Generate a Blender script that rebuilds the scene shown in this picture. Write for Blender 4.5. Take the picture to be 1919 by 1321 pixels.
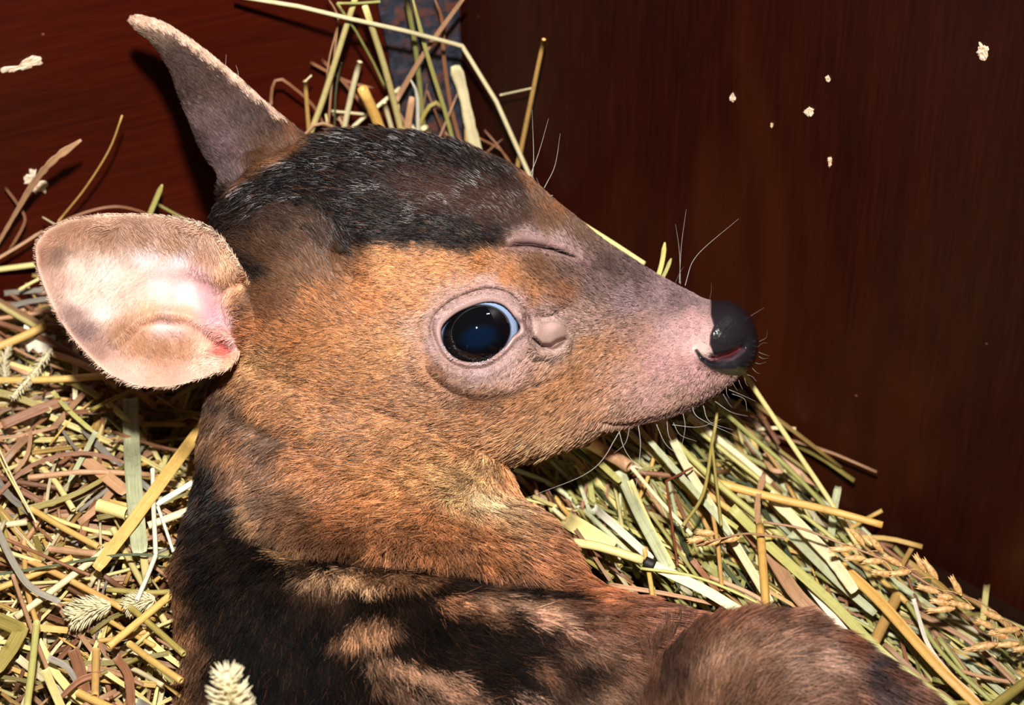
import bpy, bmesh, math, random
import numpy as np
from mathutils import Vector, Matrix

for _o in list(bpy.data.objects):
    bpy.data.objects.remove(_o)
SC = bpy.context.scene
COL = SC.collection
rng = np.random.default_rng(7)
random.seed(7)

# ------------------------------------------------------------------ camera
W, H = 1919.0, 1321.0
S = 1.1e-4                    # metres per photo pixel at the reference distance
D = 0.55                      # reference distance from the lens
PITCH = math.radians(42)
f_ = np.array([0, math.cos(PITCH), -math.sin(PITCH)])
r_ = np.array([1.0, 0, 0])
u_ = np.array([0, math.sin(PITCH), math.cos(PITCH)])
REF = np.array([0, 0, 0.075])
CAM = REF - D * f_
cam_d = bpy.data.cameras.new('camera')
cam = bpy.data.objects.new('camera', cam_d)
COL.objects.link(cam)
cam.matrix_world = Matrix(((r_[0], u_[0], -f_[0], CAM[0]), (r_[1], u_[1], -f_[1], CAM[1]),
                           (r_[2], u_[2], -f_[2], CAM[2]), (0, 0, 0, 1)))
cam_d.sensor_width = 36.0
cam_d.lens = 36.0 * D / (W * S)
cam_d.clip_start = 0.02
cam_d.clip_end = 20
cam_d.dof.use_dof = True
cam_d.dof.focus_distance = D - 190 * S
cam_d.dof.aperture_fstop = 22
SC.camera = cam

# ------------------------------------------------------------------ light: flash over the lens, a tube lamp above, dim room
world = bpy.data.worlds.new('world'); SC.world = world
world.use_nodes = True
world.node_tree.nodes['Background'].inputs[0].default_value = (0.95, 0.85, 0.8, 1)
world.node_tree.nodes['Background'].inputs[1].default_value = 0.022


def area(name, loc, target, size, sy, watt, color):
    l = bpy.data.lights.new(name, 'AREA')
    l.shape = 'RECTANGLE' if sy else 'DISK'
    l.size = size
    if sy: l.size_y = sy
    l.energy = watt; l.color = color
    o = bpy.data.objects.new(name, l); COL.objects.link(o)
    o.location = loc
    o.rotation_euler = (Vector(target) - Vector(loc)).to_track_quat('-Z', 'Y').to_euler()
    return o


def P(px, py, q):
    """photo pixel + distance towards the lens (in photo pixels) -> world point(s)"""
    px = np.asarray(px, float); py = np.asarray(py, float); q = np.asarray(q, float)
    X = (px - 959.5) * S / D; Y = (660.5 - py) * S / D
    ray = f_ + X[..., None] * r_ + Y[..., None] * u_
    return CAM + ray * (D - q * S)[..., None]


def UNP(w):
    d = w - CAM
    z = d @ f_
    return 959.5 + (d @ r_) / z * D / S, 660.5 - (d @ u_) / z * D / S, (D - z) / S


flash = area('camera_flash', tuple(CAM + u_ * 0.145 - r_ * 0.006), tuple(P(800, 640, 0)), 0.030, 0.0, 1.06, (1.0, 0.97, 0.93))
flash.data.spread = math.radians(75)
lamp = area('tube_lamp', tuple(P(894, 622, 200) + 0.75 * (0.487 * r_ + 0.773 * u_ - 0.41 * f_)), tuple(P(800, 640, 0)),
            0.022, 0.09, 0.4, (0.93, 0.96, 1.0))
SC.view_settings.view_transform = 'Standard'
SC.view_settings.look = 'None'
SC.view_settings.gamma = 1
SC.view_settings.exposure = 0.0
SC.view_settings.use_curve_mapping = False


# ------------------------------------------------------------------ helpers
def lin(c):
    c = np.asarray(c, float) / 255.0
    return np.where(c <= 0.04045, c / 12.92, ((c + 0.055) / 1.055) ** 2.4)


def tag(o, label=None, cat=None, group=None, kind=None):
    if label: o['label'] = label
    if cat: o['category'] = cat
    if group: o['group'] = group
    if kind: o['kind'] = kind
    return o


def link(name, me, mats=(), parent=None):
    o = bpy.data.objects.new(name, me)
    COL.objects.link(o)
    for m in mats: me.materials.append(m)
    if parent is not None: o.parent = parent
    return o


def mesh_from(name, V, F, smooth=True):
    me = bpy.data.meshes.new(name)
    me.from_pydata([tuple(v) for v in V], [], F)
    me.update()
    if smooth:
        me.polygons.foreach_set('use_smooth', [True] * len(me.polygons))
    return me


def _hash(ix, iy, seed):
    h = (ix.astype(np.int64) * 374761393 + iy.astype(np.int64) * 668265263 + seed * 1442695041) & 0x7fffffff
    h = ((h ^ (h >> 13)) * 1274126177) & 0x7fffffff
    h = (h ^ (h >> 16)) & 0x7fffffff
    return (h % 100003) / 100003.0


def vnoise(x, y, seed=0):
    """value noise in -1..1"""
    x0 = np.floor(x); y0 = np.floor(y)
    fx = x - x0; fy = y - y0
    fx = fx * fx * (3 - 2 * fx); fy = fy * fy * (3 - 2 * fy)
    a = _hash(x0, y0, seed); b = _hash(x0 + 1, y0, seed); c = _hash(x0, y0 + 1, seed); d = _hash(x0 + 1, y0 + 1, seed)
    return 2 * ((a * (1 - fx) + b * fx) * (1 - fy) + (c * (1 - fx) + d * fx) * fy) - 1


def fbm(x, y, seed=0, n=3):
    s = 0; a = 1; t = 0
    for i in range(n):
        s = s + a * vnoise(x * 2 ** i, y * 2 ** i, seed + i); t += a; a *= 0.5
    return s / t


def sstep(a, b, x):
    t = np.clip((x - a) / (b - a), 0, 1)
    return t * t * (3 - 2 * t)


def pchip(xs, ys, x):
    xs = np.asarray(xs, float); ys = np.asarray(ys, float)
    h = np.diff(xs); dl = np.diff(ys) / h
    m = np.zeros(len(xs)); m[0] = dl[0]; m[-1] = dl[-1]
    for i in range(1, len(xs) - 1):
        if dl[i - 1] * dl[i] > 0:
            w1 = 2 * h[i] + h[i - 1]; w2 = h[i] + 2 * h[i - 1]
            m[i] = (w1 + w2) / (w1 / dl[i - 1] + w2 / dl[i])
    x = np.clip(x, xs[0], xs[-1])
    k = np.clip(np.searchsorted(xs, x) - 1, 0, len(xs) - 2)
    t = (x - xs[k]) / h[k]
    return ((2 * t ** 3 - 3 * t ** 2 + 1) * ys[k] + (t ** 3 - 2 * t ** 2 + t) * h[k] * m[k]
            + (-2 * t ** 3 + 3 * t ** 2) * ys[k + 1] + (t ** 3 - t ** 2) * h[k] * m[k + 1])


def catmull(pts, n, closed=False):
    """resample a polyline smoothly to n points"""
    p = np.asarray(pts, float)
    if closed:
        q = np.vstack([p[-1:], p, p[:2]])
    else:
        q = np.vstack([2 * p[0] - p[1], p, 2 * p[-1] - p[-2]])
    m = len(q) - 3
    out = []
    sub = 16
    for i in range(m):
        a, b, c, d = q[i:i + 4]
        t = np.linspace(0, 1, sub, endpoint=False)[:, None]
        out.append(0.5 * (2 * b + (c - a) * t + (2 * a - 5 * b + 4 * c - d) * t ** 2 + (3 * b - a - 3 * c + d) * t ** 3))
    out = np.vstack(out + [q[m + 1:m + 2]])
    seg = np.r_[0, np.cumsum(np.linalg.norm(np.diff(out, axis=0), axis=1))]
    s = np.linspace(0, seg[-1], n + 1 if closed else n)
    r = np.stack([np.interp(s, seg, out[:, k]) for k in range(out.shape[1])], 1)
    return r[:-1] if closed else r


def seg_dist(x, y, path):
    """distance to a polyline and the 0..1 position along it"""
    path = np.asarray(path, float)
    best = np.full(x.shape, 1e9); pos = np.zeros(x.shape)
    L = np.r_[0, np.cumsum(np.linalg.norm(np.diff(path, axis=0), axis=1))]
    for i in range(len(path) - 1):
        a = path[i]; b = path[i + 1]; d = b - a
        t = np.clip(((x - a[0]) * d[0] + (y - a[1]) * d[1]) / (d @ d), 0, 1)
        dd = np.hypot(x - a[0] - t * d[0], y - a[1] - t * d[1])
        k = dd < best
        best = np.where(k, dd, best)
        pos = np.where(k, (L[i] + t * (L[i + 1] - L[i])) / L[-1], pos)
    return best, pos


def poly_sd(x, y, poly):
    """signed distance, positive inside"""
    poly = np.asarray(poly, float)
    d, _ = seg_dist(x, y, np.vstack([poly, poly[:1]]))
    inside = np.zeros(x.shape, bool)
    n = len(poly)
    for i in range(n):
        x1, y1 = poly[i]; x2, y2 = poly[(i + 1) % n]
        c = ((y1 > y) != (y2 > y)) & (x < (x2 - x1) * (y - y1) / ((y2 - y1) or 1e-9) + x1)
        inside ^= c
    return np.where(inside, d, -d)


def ell(x, y, cx, cy, a, b, deg=0):
    """normalised elliptic radius"""
    t = math.radians(deg)
    dx = (x - cx) * math.cos(t) + (y - cy) * math.sin(t)
    dy = -(x - cx) * math.sin(t) + (y - cy) * math.cos(t)
    return np.hypot(dx / a, dy / b)


# ------------------------------------------------------------------ node helpers
def newmat(name):
    m = bpy.data.materials.new(name); m.use_nodes = True
    nt = m.node_tree
    return m, nt, nt.nodes['Principled BSDF']


def ramp(nt, fac, stops):
    r = nt.nodes.new('ShaderNodeValToRGB')
    e = r.color_ramp.elements
    while len(e) < len(stops): e.new(0.5)
    for i, (p, c) in enumerate(stops):
        e[i].position = p; e[i].color = tuple(c) + (1,)
    nt.links.new(fac, r.inputs[0])
    return r.outputs[0]


def mixc(nt, fac, a, b, mode='MIX'):
    n = nt.nodes.new('ShaderNodeMix'); n.data_type = 'RGBA'; n.blend_type = mode
    for s, v in ((n.inputs[0], fac), (n.inputs[6], a), (n.inputs[7], b)):
        if hasattr(v, 'is_linked') or hasattr(v, 'links'): nt.links.new(v, s)
        elif isinstance(v, (int, float)): s.default_value = v
        else: s.default_value = tuple(v) + (1,)
    return n.outputs[2]


def noise(nt, vec, scale, detail=3, rough=0.5, dist=0.0):
    n = nt.nodes.new('ShaderNodeTexNoise')
    n.inputs['Scale'].default_value = scale; n.inputs['Detail'].default_value = detail
    n.inputs['Roughness'].default_value = rough; n.inputs['Distortion'].default_value = dist
    nt.links.new(vec, n.inputs['Vector'])
    return n.outputs['Fac']


def mapping(nt, src, scale=(1, 1, 1), loc=(0, 0, 0), rot=(0, 0, 0)):
    m = nt.nodes.new('ShaderNodeMapping')
    m.inputs['Scale'].default_value = scale; m.inputs['Location'].default_value = loc
    m.inputs['Rotation'].default_value = rot
    nt.links.new(src, m.inputs['Vector'])
    return m.outputs[0]


def bump(nt, h, strength, dist):
    b = nt.nodes.new('ShaderNodeBump')
    b.inputs['Strength'].default_value = strength; b.inputs['Distance'].default_value = dist
    nt.links.new(h, b.inputs['Height'])
    return b.outputs[0]


# ------------------------------------------------------------------ box of varnished boards
A_L = math.radians(20); A_R = math.radians(38)
CORNER = P(868, 330, -800)
CX, CY = CORNER[0], CORNER[1]
ZS = CORNER[2]                      # top of the bedding at the corner
ZF = ZS - 0.046                     # board floor
nL = np.array([math.sin(A_L), -math.cos(A_L), 0]); nR = np.array([-math.sin(A_R), -math.cos(A_R), 0])
C0 = np.array([CX, CY, 0])


def ray_of(px, py):
    px = np.asarray(px, float); py = np.asarray(py, float)
    return f_ + ((px - 959.5) * S / D)[..., None] * r_ + ((660.5 - py) * S / D)[..., None] * u_


def q_plane(px, py, n):
    ray = ray_of(px, py)
    t = ((C0 - CAM) @ n) / (ray @ n)
    return (D - t) / S


def q_wall(px, py):
    return np.maximum(q_plane(px, py, nL), q_plane(px, py, nR))


def _onplane(px, py):
    ray = ray_of(px, py)
    return CAM + ray * (ZS - CAM[2]) / ray[2]


PIT1 = _onplane(318, 800); PIT2 = _onplane(1040, 885)


def bed_z(x, y):
    """height of the straw bedding"""
    dx = np.maximum(0, x - (CX + 0.005))
    pit = 0.016 * np.exp(-(((x - PIT1[0]) / 0.011) ** 2 + ((y - PIT1[1]) / 0.013) ** 2)) + 0.018 * np.exp(-(((x - PIT2[0]) / 0.013) ** 2 + ((y - PIT2[1]) / 0.010) ** 2))
    return ZS - pit - 0.30 * dx + 0.0015 * np.sin(x * 60 + y * 33) + 0.0012 * np.sin(y * 75 - x * 21)


def q_bed(px, py, e=0.0):
    ray = ray_of(px, py)
    z = ZS + 0 * np.asarray(px, float)
    for _ in range(8):
        t = (z - CAM[2]) / ray[..., 2]
        p = CAM + ray * t[..., None]
        z = bed_z(p[..., 0], p[..., 1]) + np.asarray(e, float) * S
    return (D - t) / S


def wood_mat(name, vertical, tint):
    m, nt, b = newmat(name)
    tc = nt.nodes.new('ShaderNodeTexCoord').outputs['Object']
    sc_f = (1, 1, 0.06) if vertical else (0.06, 1, 1)
    g = mapping(nt, tc, scale=sc_f)
    n1 = noise(nt, g, 900, 4, 0.6)
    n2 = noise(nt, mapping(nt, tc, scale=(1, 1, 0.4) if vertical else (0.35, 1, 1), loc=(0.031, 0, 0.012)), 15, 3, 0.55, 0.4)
    n3 = noise(nt, g, 160, 3, 0.5)
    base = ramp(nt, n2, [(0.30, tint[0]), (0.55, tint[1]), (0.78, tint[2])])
    c = mixc(nt, ramp(nt, n1, [(0.35, (0, 0, 0)), (0.75, (0.30,) * 3)]), base, tint[3])
    c = mixc(nt, ramp(nt, n3, [(0.4, (0, 0, 0)), (0.7, (0.35,) * 3)]), c, tint[0])
    v = nt.nodes.new('ShaderNodeTexVoronoi'); v.inputs['Scale'].default_value = 170
    nt.links.new(tc, v.inputs['Vector'])
    sp = ramp(nt, v.outputs['Distance'], [(0.0, (1, 1, 1)), (0.045, (1, 1, 1)), (0.07, (0, 0, 0))])
    vc = nt.nodes.new('ShaderNodeSeparateColor'); nt.links.new(v.outputs['Color'], vc.inputs[0])
    gate = ramp(nt, vc.outputs[0], [(0.86, (0, 0, 0)), (0.95, (0.7,) * 3)])
    mm = nt.nodes.new('ShaderNodeMath'); mm.operation = 'MULTIPLY'
    nt.links.new(sp, mm.inputs[0]); nt.links.new(gate, mm.inputs[1])
    c = mixc(nt, mm.outputs[0], c, tuple(lin((150, 90, 66))))
    nt.links.new(c, b.inputs['Base Color'])
    b.inputs['Roughness'].default_value = 0.42
    b.inputs['Specular IOR Level'].default_value = 0.35
    nt.links.new(bump(nt, n1, 0.15, 0.0003), b.inputs['Normal'])
    return m


mw_l = wood_mat('varnished_board_left', False, [tuple(lin((50, 7, 2))), tuple(lin((68, 12, 3))), tuple(lin((78, 18, 4))), tuple(lin((112, 40, 9)))])
mw_r = wood_mat('varnished_board_right', True, [tuple(lin((24, 4, 2))), tuple(lin((42, 7, 2))), tuple(lin((76, 34, 10))), tuple(lin((78, 27, 9)))])  # brown tint paints the warm reflected haze into the right board


def box_obj(name, x0, x1, y0, y1, z0, z1, mat):
    bm = bmesh.new()
    bmesh.ops.create_cube(bm, size=1)
    for v in bm.verts:
        v.co = Vector(((x0 + x1) / 2 + v.co.x * (x1 - x0), (y0 + y1) / 2 + v.co.y * (y1 - y0), (z0 + z1) / 2 + v.co.z * (z1 - z0)))
    me = bpy.data.meshes.new(name); bm.to_mesh(me); bm.free()
    return link(name, me, [mat])


HT = 0.215
wl = box_obj('wall_left', -0.50, 0.006, 0, 0.012, 0, HT, mw_l)
wl.location = (CX, CY, ZF); wl.rotation_euler = (0, 0, A_L)
tag(wl, kind='structure')
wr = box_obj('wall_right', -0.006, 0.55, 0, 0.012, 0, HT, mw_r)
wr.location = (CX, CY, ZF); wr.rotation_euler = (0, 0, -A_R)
tag(wr, kind='structure')
m_flr, nt, b = newmat('dark_floor_board')  # dark brown floor, mottled at random
n1 = noise(nt, nt.nodes.new('ShaderNodeTexCoord').outputs['Object'], 120, 4, 0.6)
nt.links.new(ramp(nt, n1, [(0.3, tuple(lin((16, 7, 4)))), (0.7, tuple(lin((38, 20, 10))))]), b.inputs['Base Color']); b.inputs['Roughness'].default_value = 0.95; b.inputs['Specular IOR Level'].default_value = 0.05
fl = box_obj('floor', -0.55, 0.55, -0.62, 0.14, ZF - 0.012, ZF, m_flr)
tag(fl, kind='structure')

# raw wood showing where the varnish is chipped (belongs to the walls)
m_raw, nt, b = newmat('raw_wood')
tc = nt.nodes.new('ShaderNodeTexCoord').outputs['Object']
n1 = noise(nt, mapping(nt, tc, scale=(0.4, 1, 1)), 1500, 4, 0.6)
nt.links.new(ramp(nt, n1, [(0.30, tuple(lin((190, 120, 78)))), (0.40, tuple(lin((248, 214, 176)))), (0.7, tuple(lin((255, 246, 224))))]), b.inputs['Base Color'])
b.inputs['Roughness'].default_value = 0.8
nt.links.new(bump(nt, n1, 0.5, 0.0004), b.inputs['Normal'])


def chip(wall, n, outline, thick=5.0, seed=0):
    """splintered patch lying on a wall: pixel outline -> thin rough slab on the wall plane"""
    o = catmull(outline, 40, True)
    rr = np.random.default_rng(seed)
    c = o.mean(0)
    o = c + (o - c) * (1 + rr.normal(0, 0.10, len(o)))[:, None]
    V = []; F = []
    rings = [(1.0, -2.0), (0.97, thick * 0.6), (0.7, thick), (0.35, thick * 0.7)]
    for s, d in rings:
        p = c + (o - c) * s
        V += list(P(p[:, 0], p[:, 1], q_plane(p[:, 0], p[:, 1], n) + d + (rr.normal(0, 0.8, len(p)) if d > 0 else 0)))
    V.append(P(c[0], c[1], q_plane(c[0], c[1], n) + thick))
    m = len(o)
    for k in range(len(rings) - 1):
        for i in range(m):
            j = (i + 1) % m
            F.append((k * m + i, k * m + j, (k + 1) * m + j, (k + 1) * m + i))
    for i in range(m):
        F.append(((len(rings) - 1) * m + i, (len(rings) - 1) * m + (i + 1) % m, len(V) - 1))
    o_ = link('bare_wood_patch', mesh_from('bare_wood_patch', V, F, False), [m_raw])
    o_.parent = wall
    o_.matrix_parent_inverse = (Matrix.Translation(wall.location) @ wall.rotation_euler.to_matrix().to_4x4()).inverted()
    return o_


chip(wl, nL, [(1, 130), (12, 124), (20, 130), (34, 124), (44, 112), (62, 104), (78, 106), (76, 120), (60, 127), (40, 131), (20, 135), (4, 137)], seed=1)
chip(wl, nL, [(44, 332), (56, 320), (68, 318), (62, 326), (56, 334), (66, 344), (80, 338), (90, 344), (84, 358), (70, 364), (60, 356), (54, 346), (46, 344)], seed=2)
for k, (x, y, a, b2) in enumerate([(1841, 98, 12, 17), (1516, 210, 10, 9), (1373, 183, 5, 8), (1551, 148, 5, 6), (1555, 303, 4, 10), (1446, 235, 3, 6)]):
    chip(wr, nR, [(x + a * math.cos(t) * (0.75 + 0.5 * random.random()), y + b2 * math.sin(t) * (0.75 + 0.5 * random.random())) for t in np.linspace(0, 6.28, 12, endpoint=False)], thick=3.5, seed=10 + k)

# dark rusty metal strip in the corner
m_met, nt, b = newmat('rusty_metal')
tc = nt.nodes.new('ShaderNodeTexCoord').outputs['Object']
n1 = noise(nt, tc, 210, 5, 0.7)
n2 = noise(nt, tc, 500, 4, 0.7)
c = ramp(nt, n2, [(0.3, tuple(lin((34, 36, 44)))), (0.6, tuple(lin((66, 68, 80)))), (0.8, tuple(lin((104, 100, 108))))])
c = mixc(nt, ramp(nt, n1, [(0.50, (0, 0, 0)), (0.62, (0.8,) * 3)]), c, tuple(lin((122, 70, 52))))
nt.links.new(c, b.inputs['Base Color']); b.inputs['Metallic'].default_value = 0.15; b.inputs['Roughness'].default_value = 0.5
nt.links.new(bump(nt, n1, 0.4, 0.0005), b.inputs['Normal'])
ys = np.linspace(-160, 430, 30)
xl = np.interp(ys, [-160, 0, 180, 270, 430], [672, 704, 742, 762, 796]) + vnoise(ys * 0.05, ys * 0, 3) * 2
xr = np.interp(ys, [-160, 0, 120, 270, 430], [856, 861, 866, 869, 872])
V = []; F = []
for y, a, c_ in zip(ys, xl, xr):
    for x, d in ((a, 1), (a + 3, 12), (a + (c_ - a) * 0.35, 13), (a + (c_ - a) * 0.7, 13), (c_ - 5, 16), (c_, 12), (c_, 1)):
        V.append(P(x, y, q_plane(x, y, nL) + d))
for i in range(len(ys) - 1):
    for k in range(6):
        F.append((i * 7 + k, i * 7 + k + 1, (i + 1) * 7 + k + 1, (i + 1) * 7 + k))
    F.append((i * 7 + 6, i * 7, (i + 1) * 7, (i + 1) * 7 + 6))
strip = link('metal_strip', mesh_from('metal_strip', V, F), [m_met])
tag(strip, 'dark blue-grey metal strip with rust spots standing in the corner of the wooden box', 'metal strip')

# ------------------------------------------------------------------ the fawn: control data
EYE = (894, 622)
EAR = [(395, 428), (350, 411), (280, 402), (200, 402), (130, 411), (88, 430), (66, 458), (68, 500), (84, 545), (110, 600),
       (150, 652), (198, 698), (248, 721), (300, 727), (350, 719), (396, 702), (432, 690), (452, 660), (476, 612),
       (482, 572), (468, 530), (440, 480), (420, 452)]
FAR = [(244, 37), (262, 31), (302, 42), (350, 70), (400, 108), (450, 150), (500, 195), (550, 238), (585, 275), (600, 330),
       (540, 400), (430, 400), (410, 330), (392, 300), (366, 250), (342, 190), (318, 130), (290, 85), (262, 60), (246, 48)]

# x, top, bottom, mid line, half depth
HEAD = [(388, 505, 535, 520, 2), (400, 425, 620, 520, 60), (430, 362, 690, 530, 115), (470, 318, 740, 545, 160), (520, 288, 785, 560, 195),
        (580, 265, 815, 575, 217), (640, 254, 840, 585, 232), (700, 250, 855, 592, 240), (780, 258, 870, 600, 246), (850, 271, 875, 605, 248),
        (920, 296, 870, 608, 242), (980, 328, 858, 610, 224), (1030, 370, 846, 612, 200), (1080, 410, 830, 615, 176), (1130, 450, 810, 620, 154),
        (1190, 489, 795, 628, 132), (1240, 519, 782, 634, 116), (1290, 545, 765, 640, 104), (1330, 562, 742, 643, 97), (1362, 562, 720, 643, 88),
        (1390, 575, 703, 643, 70), (1408, 596, 686, 643, 50), (1418, 620, 668, 644, 26), (1422, 642, 648, 645, 3)]
# y, left, right, depth centre, half depth
TORSO = [(560, 470, 840, -20, 120), (640, 420, 880, -15, 165), (735, 398, 905, -5, 185), (800, 388, 930, 5, 190), (880, 380, 950, 25, 190),
         (930, 371, 972, 50, 195), (970, 358, 1018, 80, 205), (1020, 346, 1060, 115, 225), (1060, 338, 1085, 140, 240), (1100, 340, 1130, 160, 252),
         (1140, 344, 1235, 175, 260), (1165, 346, 1310, 185, 264), (1220, 349, 1380, 200, 270), (1321, 352, 1420, 225, 280), (1420, 365, 1430, 240, 285),
         (1520, 420, 1380, 240, 240), (1600, 560, 1200, 240, 120)]
HAUNCH = [(1205, 1385, 1400, 1392, 10), (1225, 1300, 1470, 1392, 90), (1262, 1235, 1520, 1392, 150), (1330, 1182, 1560, 1392, 200), (1400, 1163, 1580, 1392, 222), (1460, 1163, 1580, 1392, 225),
          (1530, 1180, 1580, 1392, 215), (1600, 1217, 1570, 1400, 190), (1680, 1272, 1550, 1410, 160), (1760, 1335, 1530, 1420, 120),
          (1830, 1400, 1500, 1440, 60), (1850, 1440, 1470, 1450, 5)]


def loft(st, n, m, horizontal=False, qc=None, expo=2.15):
    """closed loft of elliptical sections; st rows (s, lo, hi, mid-or-qc, half depth)"""
    a = np.array(st, float)
    t = np.linspace(0, 1, n)
    s = a[0, 0] + (a[-1, 0] - a[0, 0]) * (0.5 - 0.5 * np.cos(np.pi * t) if not horizontal else t)
    s = a[0, 0] + (a[-1, 0] - a[0, 0]) * (0.75 * t + 0.25 * (0.5 - 0.5 * np.cos(np.pi * t)))
    c1 = pchip(a[:, 0], a[:, 1], s); c2 = pchip(a[:, 0], a[:, 2], s); c3 = pchip(a[:, 0], a[:, 3], s); c4 = pchip(a[:, 0], a[:, 4], s)
    ph = np.linspace(0, 2 * np.pi, m, endpoint=False)
    cs = np.sign(np.cos(ph)) * np.abs(np.cos(ph)) ** (2 / expo); sn = np.sign(np.sin(ph)) * np.abs(np.sin(ph)) ** (2 / expo)
    V = []
    for i in range(n):
        if horizontal:
            mid = (c1[i] + c2[i]) / 2; half = (c2[i] - c1[i]) / 2
            V.append(P(mid + half * cs, np.full(m, s[i]), c3[i] + c4[i] * sn))
        else:
            yy = np.where(cs > 0, c3[i] + (c1[i] - c3[i]) * cs, c3[i] - (c2[i] - c3[i]) * cs)
            q0 = qc(s[i]) if qc else 0.0
            V.append(P(np.full(m, s[i]), yy, q0 + c4[i] * sn))
    V = np.vstack(V)
    F = []
    for i in range(n - 1):
        for k in range(m):
            k2 = (k + 1) % m
            F.append((i * m + k, i * m + k2, (i + 1) * m + k2, (i + 1) * m + k))
    F.append(tuple(range(m))[::-1]); F.append(tuple(range((n - 1) * m, n * m)))
    return V, F


def ellipsoid(cx, cy, cq, a, b, c, rot=0, n=24, m=36):
    V = []; F = []
    t = math.radians(rot)
    for i in range(n + 1):
        th = math.pi * i / n
        for k in range(m):
            ph = 2 * math.pi * k / m
            x = a * math.sin(th) * math.cos(ph); y = b * math.sin(th) * math.sin(ph)
            V.append(P(cx + x * math.cos(t) - y * math.sin(t), cy + x * math.sin(t) + y * math.cos(t), cq + c * math.cos(th)))
    for i in range(n):
        for k in range(m):
            k2 = (k + 1) % m
            F.append((i * m + k, i * m + k2, (i + 1) * m + k2, (i + 1) * m + k))
    return np.array(V), F


def near_ear():
    o = catmull(EAR, 140, True)
    c = np.array([330.0, 575.0])
    R = 34
    m = len(o)
    fr = []; bk = []
    for k in range(1, R + 1):
        s = k / R
        p = c + (o - c) * s
        rim = 95 + (p[:, 0] - 66) * 0.30 - 115 * sstep(405, 482, p[:, 0]) * sstep(500, 560, p[:, 1]) * sstep(720, 650, p[:, 1])
        upper = sstep(620, 430, p[:, 1])
        depth = (95 + 20 * sstep(200, 420, p[:, 0])) * (1 - s ** 2.4)
        fr.append((p, rim - depth + upper * 14 * s ** 3))
        bk.append((p, rim - depth * 0.92 - 17 * (1 - s ** 6) - 3))
    rim0 = 95 + (c[0] - 66) * 0.30
    V = [P(c[0], c[1], rim0 - 112)]
    for p, q in fr: V += list(P(p[:, 0], p[:, 1], q))
    nb = len(V)
    V.append(P(c[0], c[1], rim0 - 132))
    for p, q in bk: V += list(P(p[:, 0], p[:, 1], q - 6))
    F = []
    for base, flip in ((0, False), (nb, True)):
        for i in range(m):
            j = (i + 1) % m
            t = (base, base + 1 + i, base + 1 + j)
            F.append(t[::-1] if not flip else t)
        for k in range(R - 1):
            for i in range(m):
                j = (i + 1) % m
                a = base + 1 + k * m
                t = (a + i, a + m + i, a + m + j, a + j)
                F.append(t[::-1] if not flip else t)
    a = 1 + (R - 1) * m; b2 = nb + 1 + (R - 1) * m
    for i in range(m):
        j = (i + 1) % m
        F.append((a + i, a + j, b2 + j, b2 + i)[::-1])
    return np.array(V), F


def far_ear():
    # left edge and right edge from base to tip
    Lf = catmull([(430, 420), (412, 335), (392, 300), (366, 250), (342, 190), (318, 130), (290, 85), (262, 60), (245, 44)], 46)
    Rt = catmull([(640, 340), (585, 272), (550, 238), (500, 195), (450, 150), (400, 108), (350, 70), (302, 42), (260, 31), (246, 37)], 46)
    m = 18
    V = []
    for i in range(46):
        a, b2 = Lf[i], Rt[i]
        t = i / 45
        w = np.linalg.norm(b2 - a)
        qb = -95 + 55 * t
        ph = np.linspace(0, 2 * np.pi, 2 * m, endpoint=False)
        s = 0.5 - 0.5 * np.cos(ph)                 # 0 left edge ... 1 right edge
        front = np.sin(ph) > 0
        bow = np.sin(np.pi * s) * w * 0.30
        q = np.where(front, qb + bow + 8 + 5 * np.sin(ph), qb + bow * 0.85 - 8 + 5 * np.sin(ph))
        q = np.where(np.abs(np.sin(ph)) < 0.02, qb, q) + s * 8
        V.append(P(a[0] + (b2[0] - a[0]) * s, a[1] + (b2[1] - a[1]) * s, q))
    V = np.vstack(V); M = 2 * m
    F = []
    for i in range(45):
        for k in range(M):
            k2 = (k + 1) % M
            F.append((i * M + k, i * M + k2, (i + 1) * M + k2, (i + 1) * M + k))
    F.append(tuple(range(M))[::-1]); F.append(tuple(range(45 * M, 46 * M)))
    return V, F


parts = [loft(HEAD, 150, 96), loft(TORSO, 90, 110, horizontal=True, expo=2.25),
         loft(HAUNCH, 60, 64, qc=lambda s: 450.0),
         near_ear(), far_ear(),
         ellipsoid(462, 590, 85, 42, 92, 85, -12),
         ellipsoid(520, 330, -70, 90, 60, 90, 20),
         ellipsoid(1080, 1190, 190, 230, 75, 235, 14)]
bm = bmesh.new()
for V, F in parts:
    vs = [bm.verts.new(tuple(v)) for v in V]
    for fc in F:
        try: bm.faces.new([vs[i] for i in fc])
        except ValueError: pass
bmesh.ops.remove_doubles(bm, verts=bm.verts, dist=1e-7)
# make every island face outwards
bmesh.ops.recalc_face_normals(bm, faces=bm.faces)
tmp_me = bpy.data.meshes.new('tmp'); bm.to_mesh(tmp_me); bm.free()
tmp = bpy.data.objects.new('tmp', tmp_me); COL.objects.link(tmp)
md = tmp.modifiers.new('r', 'REMESH'); md.mode = 'VOXEL'; md.voxel_size = 3.0 * S; md.adaptivity = 0
dg = bpy.context.evaluated_depsgraph_get()
fawn_me = bpy.data.meshes.new_from_object(tmp.evaluated_get(dg))
bpy.data.objects.remove(tmp)
fawn_me.name = 'fawn_body'


def get_v(me):
    a = np.empty(len(me.vertices) * 3); me.vertices.foreach_get('co', a); return a.reshape(-1, 3)


def set_v(me, V):
    me.vertices.foreach_set('co', V.ravel()); me.update()


def edges_of(me):
    a = np.empty(len(me.edges) * 2, np.int32); me.edges.foreach_get('vertices', a); return a.reshape(-1, 2)


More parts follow.
